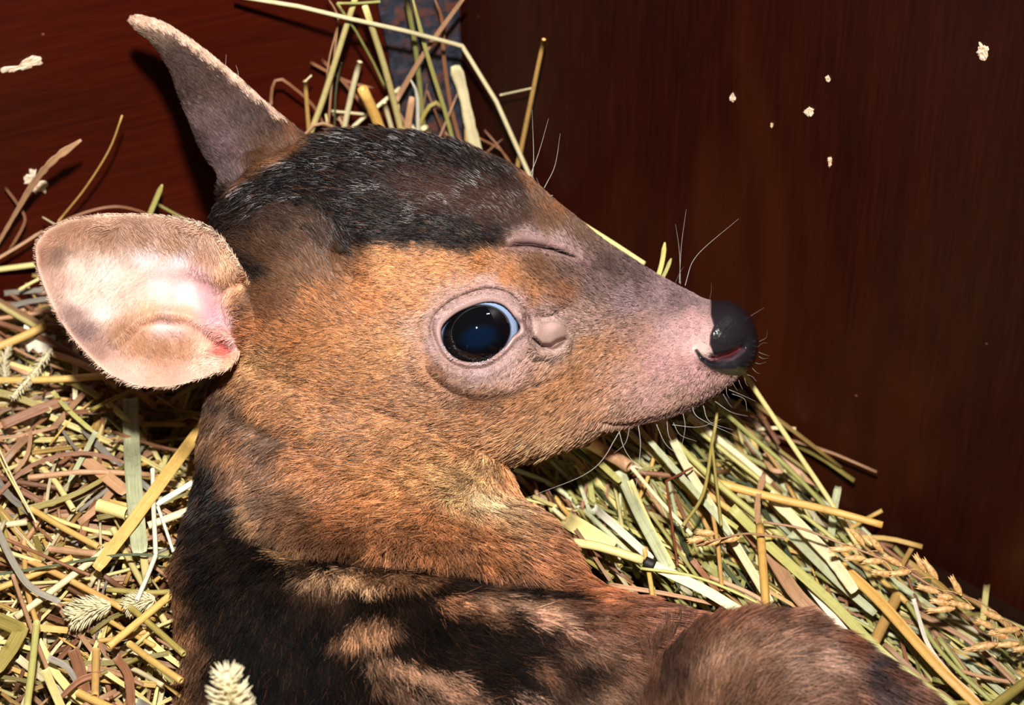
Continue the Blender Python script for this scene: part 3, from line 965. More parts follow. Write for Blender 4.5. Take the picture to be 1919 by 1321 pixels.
tag(eye, 'glossy dark blue-black eye')

# tear film beading along the lower lid
fx, fy, fq = UNP(get_v(fawn_me))
near = (fx > 810) & (fx < 990) & (fy > 600) & (fy < 700)
fx, fy, fq = fx[near], fy[near], fq[near]
bm = bmesh.new()
rt = np.random.default_rng(4)
for k in range(95):
    i = int(rt.integers(0, 70)); ep = EYEP[i] + rt.normal(0, 1.0, 2)
    outd = ep - np.array([893.0, 622.0]); outd /= np.linalg.norm(outd)
    if outd[1] < 0.25 + 0.2 * rt.random(): continue
    p_ = ep + outd * rt.uniform(0.5, 6.5)
    dd = np.hypot(fx - p_[0], fy - p_[1]); qs = fq[dd < 3.0]
    if len(qs) == 0: continue
    mat_ = Matrix.Translation(Vector(P(p_[0], p_[1], qs.max() + 0.2)))
    bmesh.ops.create_icosphere(bm, subdivisions=2, radius=float(rt.uniform(0.9, 2.0)) * S, matrix=mat_)
tear_me = bpy.data.meshes.new('tear_film'); bm.to_mesh(tear_me); bm.free()
tear_me.polygons.foreach_set('use_smooth', [True] * len(tear_me.polygons))
m_tear, nt, b = newmat('tear_fluid')
b.inputs['Base Color'].default_value = (0.42, 0.38, 0.38, 1); b.inputs['Roughness'].default_value = 0.06; b.inputs['Specular IOR Level'].default_value = 1.0
b.inputs['Coat Weight'].default_value = 1.0
tear = link('tear_film', tear_me, [m_tear], fawn)
tag(tear, 'glistening tear film on the lower eyelid')

# ------------------------------------------------------------------ fur
# x, y, direction, length, lift (px)
FL = np.array([
    (1300, 600, -1, .1, 5, .25), (1240, 560, -1, .0, 8, .25), (1180, 530, -1, .05, 12, .25), (1250, 640, -1, .2, 4, .2), (1200, 680, -1, .3, 7, .2), (1240, 740, -1, .5, 8, .3), (1150, 620, -1, .1, 12, .2), (1110, 700, -1, .25, 14, .2),
    (1180, 790, -.5, 1, 13, .5), (1260, 772, -.3, 1, 11, .6), (1330, 745, .1, 1, 11, .7), (1100, 820, -.8, 1, 24, .5), (1020, 845, -1, .9, 30, .5), (960, 860, -1, .7, 32, .4), (1050, 780, -1, .35, 20, .25), (1000, 740, -1, .25, 16, .2),
    (1090, 560, -1, -.2, 12, .25), (1040, 520, -1, -.3, 13, .25), (1000, 440, -1, -.4, 8, .2), (1060, 430, -1, -.8, 16, .3), (1000, 380, -1, -.7, 18, .35), (940, 330, -1, -.5, 22, .4), (860, 290, -1, -.35, 28, .45), (780, 270, -1, -.25, 32, .5),
    (700, 262, -1, -.1, 34, .5), (620, 275, -1, .1, 34, .45), (540, 320, -1, .25, 32, .4), (470, 360, -1, .4, 32, .45), (420, 400, -1, .2, 28, .5), (760, 340, -1, -.2, 26, .35), (680, 380, -1, -.3, 26, .35), (620, 420, -.7, -1, 24, .3), (860, 400, -1, -.15, 18, .25),
    (760, 430, -1, -.05, 17, .22), (560, 430, -.8, -.7, 24, .3), (500, 450, -.9, -.5, 24, .3), (800, 500, -1, .05, 14, .2), (900, 500, -1, -.1, 13, .2), (700, 520, -1, .1, 15, .2), (640, 560, -.9, -.5, 18, .22), (600, 500, -.5, -1, 20, .25),
    (560, 560, -.9, -.5, 18, .22), (520, 600, -1, -.2, 18, .22), (640, 640, -1, .05, 18, .2), (740, 620, -1, .05, 15, .2), (560, 680, -1, .3, 22, .22), (480, 700, -1, .35, 24, .3), (820, 540, -1, .0, 11, .2), (880, 545, -1, -.1, 6, .2),
    (930, 540, -1, -.3, 6, .2), (820, 650, -1, .2, 8, .2), (860, 705, -.8, .8, 9, .25), (930, 700, -.5, 1, 9, .25), (700, 700, -1, .1, 20, .2), (800, 740, -1, .1, 20, .2), (900, 765, -1, .15, 20, .2), (620, 760, -1, .12, 26, .2), (720, 800, -1, .1, 28, .2),
    (840, 820, -1, .2, 30, .22), (940, 810, -1, .25, 26, .22), (520, 780, -1, .4, 30, .25), (440, 780, -.8, 1, 34, .35), (400, 800, -.8, .9, 40, .5), (600, 860, -1, .35, 34, .25), (720, 880, -1, .35, 36, .25), (840, 880, -1, .5, 36, .3), (920, 900, -.5, 1, 34, .3),
    (500, 880, -.6, 1, 38, .3), (430, 880, -.4, 1, 40, .35), (390, 900, -.5, 1, 40, .4), (620, 930, -.6, 1, 40, .3), (740, 950, -.5, 1, 42, .3), (860, 960, -.2, 1, 42, .35), (950, 950, .5, 1, 38, .35), (1000, 1000, 1, .7, 40, .4), (560, 1000, -.3, 1, 42, .35),
    (680, 1010, -.15, 1, 44, .4), (820, 1030, .0, 1, 44, .4), (940, 1040, .4, 1, 44, .35), (1030, 1060, 1, .6, 44, .3), (400, 980, -.4, 1, 40, .3), (480, 1040, -.1, 1, 36, .25), (360, 1060, -.6, 1, 44, .5), (350, 1150, -.25, 1, 50, .5), (352, 1250, -.2, 1, 56, .5),
    (360, 1321, -.1, 1, 56, .4), (420, 1150, -.1, 1, 44, .3), (450, 1300, .0, 1, 44, .25), (600, 1150, .1, 1, 36, .25), (700, 1100, -.05, 1, 38, .35), (700, 1180, .1, 1, 42, .35), (600, 1300, .1, 1, 36, .25), (800, 1160, .7, 1, 40, .25), (850, 1130, 1, .6, 40, .25),
    (900, 1200, 1, .7, 40, .25), (760, 1260, .6, 1, 42, .3), (860, 1290, 1, .5, 46, .25), (960, 1120, 1, .3, 46, .22), (1000, 1180, 1, .4, 46, .25), (1060, 1110, 1, .35, 50, .25), (1150, 1120, 1, .25, 60, .3), (1230, 1140, 1, .15, 66, .3), (1300, 1165, 1, .1, 66, .3),
    (1100, 1180, 1, .5, 50, .25), (1180, 1200, 1, .3, 50, .25), (1050, 1260, .5, 1, 40, .3), (1150, 1270, .8, .8, 44, .3), (1230, 1250, .3, -1, 50, .35), (1260, 1300, .1, -1, 56, .35), (1300, 1220, .7, -1, 56, .35), (1360, 1180, 1, -.4, 60, .35), (1450, 1175, 1, .15, 64, .35),
    (1400, 1260, .9, -.5, 64, .3), (1350, 1310, .3, -1, 64, .3), (1500, 1230, 1, .15, 64, .3), (1560, 1210, 1, .5, 64, .35), (1480, 1310, 1, -.1, 64, .3), (1620, 1260, 1, .6, 64, .35), (1700, 1310, 1, .7, 60, .35),
    # far ear back
    (260, 50, -1, -.9, 11, .4), (320, 90, -1, -1, 12, .3), (340, 150, -.8, -1, 12, .3), (400, 140, -.9, -.8, 12, .35), (400, 230, -.6, -1, 12, .22), (460, 260, -.6, -1, 13, .22), (440, 320, -.5, -1, 14, .25), (520, 270, -.6, -.8, 14, .25), (380, 290, -.9, -.6, 15, .45), (340, 190, -.9, -.5, 13, .45), (560, 280, -.5, -.8, 18, .35),
], float)
# near ear: fringe hairs
FLE = np.array([
    (150, 430, -.4, 1, 12, .25), (250, 440, .2, 1, 16, .25), (330, 450, .2, 1, 20, .3), (400, 480, -.2, 1, 22, .3), (440, 540, -.6, .8, 22, .3), (460, 590, -.8, .6, 18, .25), (100, 500, -.3, 1, 9, .25), (150, 600, -.5, .8, 10, .25),
    (250, 640, .3, 1, 11, .2), (320, 650, .4, .8, 11, .2), (220, 700, -.2, 1, 6, .2), (320, 710, .2, 1, 6, .2), (240, 520, -.6, .6, 9, .2), (320, 520, -.5, .6, 5, .2), (380, 560, -.3, .3, 3, .1), (80, 470, -.8, .6, 9, .4), (420, 690, -.7, .4, 14, .3), (200, 404, -.6, -.2, 8, .5), (350, 414, -.6, -.2, 10, .5),
    (470, 640, -.8, .3, 12, .2)
], float)


def hair_sources(me):
    me.calc_loop_triangles()
    T = np.empty(len(me.loop_triangles) * 3, np.int32); me.loop_triangles.foreach_get('vertices', T); T = T.reshape(-1, 3)
    V = get_v(me); N = normals_of(me)
    A = V[T[:, 0]]; B = V[T[:, 1]]; C = V[T[:, 2]]
    area_ = 0.5 * np.linalg.norm(np.cross(B - A, C - A), axis=1) / S ** 2
    cen = (A + B + C) / 3
    n = N[T].mean(1)
    toc = CAM - cen; toc /= np.linalg.norm(toc, axis=1)[:, None]
    facing = np.einsum('ij,ij->i', n, toc)
    x, y, q = UNP(cen)
    return T, V, N, area_, cen, facing, x, y, q


def fur_len(x, y):
    fl = idw(x, y, FL, 3.4)
    L = fl[:, 2].copy()
    po = eye_po(x, y)
    up_ = sstep(0.35, -0.5, np.sin(np.arctan2(y - 622, x - 893)))
    L = np.where(po < 40, np.minimum(L, 9), L) * (sstep(7 - 3 * up_, 16, po) * 0.6 + 0.4 * sstep(20, 50, po))
    L *= 1 - 0.95 * np.exp(-ell(x, y, 1035, 630, 40, 38) ** 6)
    L *= sstep(2, -8, nose_sd(x, y))
    L *= 1 - 0.85 * np.exp(-(seg_dist(x, y, [(960, 452), (1000, 452), (1050, 465), (1088, 486)])[0] / 12) ** 4)
    L *= 1 - 0.8 * np.exp(-ell(x, y, 1312, 650, 30, 22) ** 2)
    L *= 1 - 0.8 * np.exp(-ell(x, y, 975, 606, 26, 16) ** 2)
    return fl[:, 0], fl[:, 1], L, fl[:, 3]


T, V, N, ar_, cen, facing, tx, ty, tq = hair_sources(fawn_me)
dirx, diry, Lc, _ = fur_len(tx, ty)
in_ear = (poly_sd(tx, ty, EAR) > 2) & ~((tx > 448) & (ty > 560))
flE = idw(tx, ty, FLE, 3.4)
Lc = np.where(in_ear, flE[:, 2], Lc)
vis = (tx > -70) & (tx < 1985) & (ty > -70) & (ty < 1400) & (facing > -0.35) & (Lc > 1.6)
dens = np.where(Lc > 30, 1.0, np.where(Lc > 18, 1.35, 1.9)) * np.where(Lc < 9, 1.25, 1)
dens = np.where(in_ear, 0.6, dens)
wt = ar_ * dens * vis * np.where(facing < 0.05, 0.45, 1.0)
NH = 470000
pick = rng.choice(len(T), NH, p=wt / wt.sum())
u1 = rng.random(NH); u2 = rng.random(NH)
sw = u1 + u2 > 1; u1 = np.where(sw, 1 - u1, u1); u2 = np.where(sw, 1 - u2, u2)
Tp = T[pick]
root = V[Tp[:, 0]] * (1 - u1 - u2)[:, None] + V[Tp[:, 1]] * u1[:, None] + V[Tp[:, 2]] * u2[:, None]
nrm = N[Tp[:, 0]] * (1 - u1 - u2)[:, None] + N[Tp[:, 1]] * u1[:, None] + N[Tp[:, 2]] * u2[:, None]
nrm /= np.linalg.norm(nrm, axis=1)[:, None]
hx, hy, hq = UNP(root)
dx, dy, L, lift = fur_len(hx, hy)
ine = in_ear[pick]
fe = idw(hx, hy, FLE, 3.4)
dx = np.where(ine, fe[:, 0], dx); dy = np.where(ine, fe[:, 1], dy); L = np.where(ine, fe[:, 2], L); lift = np.where(ine, fe[:, 3], lift)
nn = np.hypot(dx, dy) + 1e-6
ang = np.arctan2(dy / nn, dx / nn) + fbm(hx / 38, hy / 38, 51) * 0.35 + fbm(hx / 9, hy / 9, 57) * (0.18 + 0.2 * sstep(14, 34, L)) + rng.normal(0, 0.14, NH)
long_ = sstep(14, 34, L)
ang += rng.normal(0, 0.12, NH) * long_
v = np.cos(ang)[:, None] * r_ - np.sin(ang)[:, None] * u_
t = v - np.einsum('ij,ij->i', v, nrm)[:, None] * nrm
tl = np.linalg.norm(t, axis=1)
t = t / np.maximum(tl, 0.25)[:, None]
sdr = poly_sd(hx, hy, EAR)
L = np.where(sdr > -8, np.where((hx < 448) | (hy < 540), L * (0.35 + 0.65 * sstep(4, 26, sdr)), L), L)
L = L * rng.uniform(0.65, 1.2, NH)
lift = lift * rng.uniform(0.5, 1.5, NH) + 0.05
# clumps
cs_ = 7 + 9 * long_
ix = np.floor(hx / cs_ + 0.3 * fbm(hx / 20, hy / 20, 3)); iy = np.floor(hy / cs_)
ccx = (ix + _hash(ix, iy, 5)) * cs_; ccy = (iy + _hash(ix, iy, 8)) * cs_
cl = 0.35 * long_ + 0.10
coff = (ccx - hx)[:, None] * r_ - (ccy - hy)[:, None] * u_
coff = np.clip(coff, -14, 14) * cl[:, None]
K = 5
bend = rng.normal(0, 0.12, (NH, 1)) * np.cross(nrm, t)
pts = np.empty((NH, K, 3), np.float32)
for k in range(K):
    s = k / (K - 1)
    pts[:, k] = root + S * (L[:, None] * (t * s + nrm * (lift * (s - 0.45 * s * s))[:, None] + bend * s * s) + coff * s ** 1.5)
cs = coat(hx + rng.normal(0, 3, NH), hy + rng.normal(0, 3, NH))
cs = np.where(ine[:, None], coat(hx, hy), cs)
cs = cs * 0.93 + cs.mean(1)[:, None] * 0.07
cl_h = _hash(ix, iy, 31)
lum = rng.normal(1.0, np.where(L < 9, 0.05, 0.12), NH) + (cl_h - 0.5) * (0.16 + 0.26 * long_) * ~ine + 0.10 * fbm(hx / 12, hy / 12, 77) + 0.34 * sstep(1040, 1100, hy) * sstep(930, 1000, hx) * fbm(hx / 40, (hy - 0.15 * hx) / 11, 79)
lin_c = lin(cs) * (np.clip(lum, 0.55, 1.5) ** 2)[:, None]
bright = cs.mean(1)
# dark guard hairs through the brown coat, reddish ones through the black
g = rng.random(NH)
tick = (g < np.where(L < 9, 0.07, 0.17)) & (bright > 85) & (bright < 175) & ~ine & (hy < 1080)
lin_c[tick] *= 0.22
red = (g > 0.93) & (bright < 70) & ~ine
lin_c[red] = lin((136, 82, 50)) * rng.uniform(0.08, 0.4, (red.sum(), 1)) * np.where(hy[red] > 1020, 0.5, 1.0)[:, None]
blk = bright < 34
lin_c[blk & ~red] *= 0.55
pale = (g > 0.91) & (bright > 85) & ~ine
lin_c[pale] = lin_c[pale] * 1.3 + 0.04
GAIN = 1.12
pc = np.empty((NH, K, 4), np.float32); pc[..., 3] = 1
tipc = np.where((rng.random(NH) < 0.25) & (bright > 80) & ~ine, 0.45, 1.12)
for k in range(K):
    s = k / (K - 1)
    pc[:, k, :3] = np.clip(lin_c * GAIN * (0.72 + 0.28 * min(1, s * 2.2)) * (1 + (tipc - 1) * sstep(0.55, 0.9, s))[:, None], 0, 0.95)
sheen = np.where(rng.random(NH) < 0.16, 0.035, 0.003)
crest = sstep(-30, 20, poly_sd(hx, hy, BLACK1))
sheen = np.where((rng.random(NH) < 0.22), 0.014 + 0.115 * crest * sstep(480, 330, hy) * sstep(-0.35, 0.5, fbm(hx / 60, hy / 22, 91)) + 0.03 * np.exp(-ell(hx, hy, 540, 420, 110, 70) ** 2), sheen * (0.4 + 0.6 * (bright > 60)))
sheen = np.where((hy > 960) & (bright < 60), 0.0012, sheen)
sheen = np.where((hy > 960) & (bright >= 60), sheen * 0.5, sheen)
pc[..., 3] = sheen[:, None]
wid = np.where(L < 12, 0.42, np.where(L < 26, 0.52, 0.66)) * rng.uniform(0.8, 1.2, NH) * S
rad = np.empty((NH, K), np.float32)
for k in range(K):
    s = k / (K - 1)
    rad[:, k] = wid * (1 - 0.82 * s ** 2)


def curves_object(name, P3, R, C4, mat, parent):
    n, k = P3.shape[:2]
    hc = bpy.data.hair_curves.new(name)
    hc.add_curves([k] * n)
    hc.attributes['position'].data.foreach_set('vector', P3.reshape(-1).astype(np.float32))
    a = hc.attributes.get('radius') or hc.attributes.new('radius', 'FLOAT', 'POINT')
    a.data.foreach_set('value', R.reshape(-1).astype(np.float32))
    a = hc.attributes.new('Col', 'FLOAT_COLOR', 'POINT')
    a.data.foreach_set('color', C4.reshape(-1).astype(np.float32))
    hc.materials.append(mat)
    o = bpy.data.objects.new(name, hc); COL.objects.link(o)
    if parent: o.parent = parent
    return o


m_fur, nt, b = newmat('fur')
at = nt.nodes.new('ShaderNodeAttribute'); at.attribute_name = 'Col'
nt.links.new(at.outputs['Color'], b.inputs['Base Color'])
b.inputs['Roughness'].default_value = 0.5
b.inputs['Specular IOR Level'].default_value = 0.03
hb = nt.nodes.new('ShaderNodeBsdfHair'); hb.component = 'Reflection'
hb.inputs['Color'].default_value = (1, 0.97, 0.94, 1); hb.inputs['RoughnessU'].default_value = 0.14; hb.inputs['RoughnessV'].default_value = 0.30
mxs = nt.nodes.new('ShaderNodeMixShader'); mxs.inputs[0].default_value = 0.03
nt.links.new(b.outputs[0], mxs.inputs[1]); nt.links.new(hb.outputs[0], mxs.inputs[2])
nt.links.new(at.outputs['Alpha'], mxs.inputs[0])
nt.links.new(mxs.outputs[0], nt.nodes['Material Output'].inputs['Surface'])
fur = curves_object('fur', pts, rad, pc, m_fur, fawn)

# whiskers: list of photo-space arcs
WH = [((1273, 530), (1277, 460), (1286, 392)), ((1275, 532), (1273, 470), (1266, 420)), ((1284, 535), (1305, 480), (1384, 410)), ((1266, 530), (1272, 515), (1281, 500)),
      ((1407, 592), (1420, 584), (1433, 576)), ((1423, 640), (1436, 632), (1438, 618)), ((1420, 650), (1430, 643), (1438, 643)), ((1422, 660), (1432, 664), (1442, 667)), ((1422, 668), (1430, 672), (1440, 671)),
      ((1416, 680), (1424, 682), (1436, 678)), ((1410, 690), (1418, 698), (1424, 700)), ((1400, 702), (1410, 706), (1418, 715)), ((1395, 708), (1398, 718), (1402, 724)), ((1384, 712), (1388, 722), (1392, 730)), ((1372, 716), (1378, 726), (1382, 732)),
      ((1361, 724), (1362, 738), (1367, 746)), ((1366, 730), (1390, 740), (1416, 752)), ((1372, 738), (1395, 748), (1400, 770)), ((1300, 750), (1306, 780), (1386, 820)), ((1318, 760), (1330, 790), (1374, 806)), ((1262, 792), (1275, 815), (1306, 827)),
      ((1340, 752), (1370, 772), (1402, 780)), ((1260, 796), (1310, 800), (1352, 785)), ((1230, 795), (1250, 835), (1290, 862)), ((1196, 796), (1200, 840), (1190, 930)), ((1158, 800), (1175, 850), (1224, 905)), ((1165, 802), (1110, 880), (990, 932)),
      ((1280, 775), (1284, 800), (1278, 835)), ((1250, 790), (1255, 820), (1282, 855)), ((995, 325), (1010, 285), (1028, 222)), ((1020, 352), (1040, 310), (1050, 250)), ((998, 330), (1000, 290), (997, 205)), ((1036, 366), (1020, 365), (1005, 333)),
      ((1355, 738), (1365, 755), (1372, 764)), ((1180, 800), (1172, 830), (1150, 850)), ((427, 165), (422, 140), (424, 102)), ((447, 150), (446, 135), (442, 122)),
      ((1330, 560), (1333, 545), (1333, 530)), ((1322, 720), (1333, 730), (1335, 742))]
Pw = []; 
for a_, b2, c2 in WH:
    cur = catmull([a_, b2, c2], 9)
    if a_[0] < 500: q0, q1 = -45, -30
    elif a_[1] < 400: q0, q1 = 10, 60
    else: q0, q1 = 20, 110
    Pw.append(P(cur[:, 0], cur[:, 1], np.linspace(q0, q1, 9)))
Pw = np.array(Pw)
Rw = np.tile(np.linspace(0.6, 0.15, 9) * S, (len(Pw), 1))
Cw = np.tile(np.array([0.5, 0.45, 0.4, 0.03]), (len(Pw), 9, 1))
wh = curves_object('whiskers', Pw, Rw, Cw, m_fur, fawn)
tag(wh, 'fine pale whiskers')
try:
    SC.cycles_curves.shape = 'RIBBONS'
except Exception:
    pass

# ------------------------------------------------------------------ straw
SC_COL = {
    'gold': [(206, 158, 78), (240, 200, 118)], 'yellow': [(224, 200, 118), (252, 236, 164)], 'pale': [(222, 200, 146), (250, 236, 190)], 'white': [(232, 220, 190), (255, 248, 226)],
    'ochre': [(188, 140, 74), (226, 180, 108)], 'green': [(136, 134, 70), (190, 186, 112)], 'lime': [(176, 168, 88), (216, 208, 128)], 'sage': [(166, 168, 124), (222, 222, 178)],
    'brown': [(126, 82, 56), (176, 122, 86)], 'red': [(108, 52, 30), (150, 82, 46)], 'grey': [(122, 112, 98), (178, 168, 150)], 'tan': [(176, 128, 92), (218, 170, 128)], 'dgreen': [(62, 72, 46), (98, 104, 70)],
    'orange': [(212, 154, 72), (242, 194, 108)], 'olive': [(140, 122, 58), (186, 166, 90)],
}
MATS = {}


def straw_mat(key):
    if key in MATS: return MATS[key]
    a, b2 = SC_COL[key]
    m, nt, b = newmat('straw_' + key)
    uv = nt.nodes.new('ShaderNodeUVMap').outputs[0]
    oi = nt.nodes.new('ShaderNodeObjectInfo')
    vr = nt.nodes.new('ShaderNodeAttribute'); vr.attribute_name = 'Var'
    n1 = noise(nt, mapping(nt, uv, scale=(26, 1.2, 1)), 1.0, 3, 0.6)
    n2 = noise(nt, mapping(nt, uv, scale=(1.2, 5, 1)), 1.0, 3, 0.6)
    c = ramp(nt, n1, [(0.32, tuple(lin(a))), (0.66, tuple(lin(b2)))])
    dark = tuple(lin(a) * 0.5)
    c = mixc(nt, ramp(nt, n2, [(0.52, (0, 0, 0)), (0.8, (0.42,) * 3)]), c, dark)
    hs = nt.nodes.new('ShaderNodeHueSaturation'); nt.links.new(c, hs.inputs['Color'])
    mr = nt.nodes.new('ShaderNodeMapRange'); mr.inputs['To Min'].default_value = 0.45; mr.inputs['To Max'].default_value = 1.12
    nt.links.new(vr.outputs['Fac'], mr.inputs['Value']); nt.links.new(mr.outputs[0], hs.inputs['Value'])
    nt.links.new(hs.outputs[0], b.inputs['Base Color'])
    b.inputs['Roughness'].default_value = 0.42
    b.inputs['Specular IOR Level'].default_value = 0.45
    nt.links.new(bump(nt, n1, 0.35, 0.0002), b.inputs['Normal'])
    MATS[key] = m
    return m


class MB:
    def __init__(s): s.V = []; s.F = []; s.UV = []; s.var = []; s.n = 0; s.mi = []

    def add(s, V, F, UVv, var=0.5, mi=0):
        s.V.append(V); s.UV.append(UVv)
        s.F += [tuple(i + s.n for i in f) for f in F]
        s.mi += [mi] * len(F)
        s.var.append(np.full(len(V), var)); s.n += len(V)

    def build(s, name, mats, parent=None):
        V = np.vstack(s.V); me = mesh_from(name, V, s.F)
        uvv = np.vstack(s.UV)
        ul = me.uv_layers.new(name='UVMap')
        li = np.empty(len(me.loops), np.int32); me.loops.foreach_get('vertex_index', li)
        ul.data.foreach_set('uv', uvv[li].astype(np.float32).ravel())
        at = me.attributes.new('Var', 'FLOAT', 'POINT'); at.data.foreach_set('value', np.concatenate(s.var).astype(np.float32))
        me.polygons.foreach_set('material_index', s.mi)
        o = link(name, me, mats, parent)
        return o


def frames(C):
    T_ = np.gradient(C, axis=0); T_ /= np.linalg.norm(T_, axis=1)[:, None]
    up = CAM - C[len(C) // 2]; up /= np.linalg.norm(up)
    B = np.cross(T_, up); B /= (np.linalg.norm(B, axis=1)[:, None] + 1e-12)
    N_ = np.cross(B, T_)
    return T_, B, N_


def tube(mb, C, rad, var=0.5, sides=9, hollow=True, mi=0, flat=1.0):
    """stalk with cut, hollow ends; rad array in metres"""
    n = len(C); T_, B, N_ = frames(C)
    ph = np.linspace(0, 2 * np.pi, sides, endpoint=False)
    rad = np.broadcast_to(rad, (n,))
    V = (C[:, None] + rad[:, None, None] * (np.cos(ph)[None, :, None] * B[:, None] + flat * np.sin(ph)[None, :, None] * N_[:, None])).reshape(-1, 3)
    seg = np.r_[0, np.cumsum(np.linalg.norm(np.diff(C, axis=0), axis=1))] / 0.01
    off = random.random() * 20
    UV = np.stack([np.tile(np.abs(ph / np.pi - 1), n) + off, np.repeat(seg, sides) + off], 1)
    F = []
    for i in range(n - 1):
        for k in range(sides):
            k2 = (k + 1) % sides
            F.append((i * sides + k, i * sides + k2, (i + 1) * sides + k2, (i + 1) * sides + k))
    base = n * sides
    if hollow:
        for e, sgn in ((0, 1), (n - 1, -1)):
            r1 = V[e * sides:(e + 1) * sides]
            c0 = C[e]
            inn = c0 + (r1 - c0) * 0.62; deep = inn + T_[e] * sgn * rad[e] * 2.2
            V = np.vstack([V, inn, deep]); UV = np.vstack([UV, np.full((2 * sides, 2), off)])
            for k in range(sides):
                k2 = (k + 1) % sides
                F.append((e * sides + k, e * sides + k2, base + k2, base + k))
                F.append((base + k, base + k2, base + sides + k2, base + sides + k))
            F.append(tuple(range(base + sides, base + 2 * sides)))
            base += 2 * sides
    else:
        F.append(tuple(range(sides))); F.append(tuple(range((n - 1) * sides, n * sides)))
    mb.add(V, F, UV, var, mi)


def blade(mb, C, wid, var=0.5, fold=0.35, twist=0.0, ragged=0.0, mi=0):
    """flat grass leaf, folded along its rib, with thickness; wid = full width array (m)"""
    n = len(C); T_, B, N_ = frames(C)
    wid = np.broadcast_to(wid, (n,)).copy()
    if ragged: wid *= 1 + ragged * np.array([random.uniform(-1, 0.3) for _ in range(n)])
    tw = np.linspace(0, twist, n) + random.uniform(-0.25, 0.25)
    Bt = np.cos(tw)[:, None] * B + np.sin(tw)[:, None] * N_; Nt = -np.sin(tw)[:, None] * B + np.cos(tw)[:, None] * N_
    prof = [(-0.5, 0), (-0.25, -0.5), (0, -1), (0.25, -0.5), (0.5, 0)]
    th = 0.55 * S
    rows = []
    for a, h in prof: rows.append(C + Bt * (a * wid)[:, None] + Nt * (h * fold * 0.5 * wid)[:, None] + Nt * th)
    for a, h in prof[::-1]: rows.append(C + Bt * (a * wid)[:, None] + Nt * (h * fold * 0.5 * wid)[:, None] - Nt * th)
    V = np.stack(rows, 1).reshape(-1, 3)
    m = 10
    seg = np.r_[0, np.cumsum(np.linalg.norm(np.diff(C, axis=0), axis=1))] / 0.01
    off = random.random() * 20
    uu = np.array([p[0] for p in prof] + [p[0] for p in prof[::-1]]) + 0.5
    UV = np.stack([np.tile(uu, n) + off, np.repeat(seg, m) + off], 1)
    F = []
    for i in range(n - 1):
        for k in range(m):
            k2 = (k + 1) % m
            F.append((i * m + k, i * m + k2, (i + 1) * m + k2, (i + 1) * m + k))
    F.append(tuple(range(m))); F.append(tuple(range((n - 1) * m, n * m)))
    mb.add(V, F, UV, var, mi)


def limit_to_room(C, margin=1.0e-3):
    """keep a path inside the box and above its floor"""
    for n in (nL, nR):
        d = (C - C0) @ n
        C = C + np.maximum(0, margin - d)[:, None] * n
    C = C.copy(); C[:, 2] = np.maximum(C[:, 2], ZF + 0.0008)
    return C


def path3(pts, mode, n=14):
    """pts: (x, y, e); mode F bedding elevation, W distance off the walls, Q absolute"""
    a = np.array(pts, float)
    if len(a) > 2: a = catmull(a, n)
    else: a = np.linspace(a[0], a[1], n)
    if mode == 'F': q = q_bed(a[:, 0], a[:, 1], a[:, 2])
    elif mode == 'W': q = q_wall(a[:, 0], a[:, 1]) + a[:, 2]
    else: q = a[:, 2]
    return a, q


def poly_pts(pts, n):
    """resample but keep kinks"""
    a = np.array(pts, float)
    seg = np.r_[0, np.cumsum(np.linalg.norm(np.diff(a[:, :2], axis=0), axis=1))]
    s = np.linspace(0, seg[-1], n)
    s = np.sort(np.unique(np.r_[s, seg]))
    return np.stack([np.interp(s, seg, a[:, k]) for k in range(3)], 1)


NSTRAW = [0]


def grounded(pts, mode):
    """carry the lower end of a piece leaning on the wall down into the bedding"""
    if mode != 'W': return pts
    pts = list(pts)
    for end in (0, -1):
        x, y, e = pts[end]
        if 230 < y < 360 and 560 < x < 1010 and max(p[1] for p in pts) == y:
            ox, oy, oe = pts[1] if end == 0 else pts[-2]
            k = max(-0.45, min(0.45, (x - ox) / max(20.0, y - oy)))
            ny_ = 395.0
            npt = (x + k * (ny_ - y), ny_, e)
            if end == 0: pts.insert(0, npt)
            else: pts.append(npt)
            break
    return pts


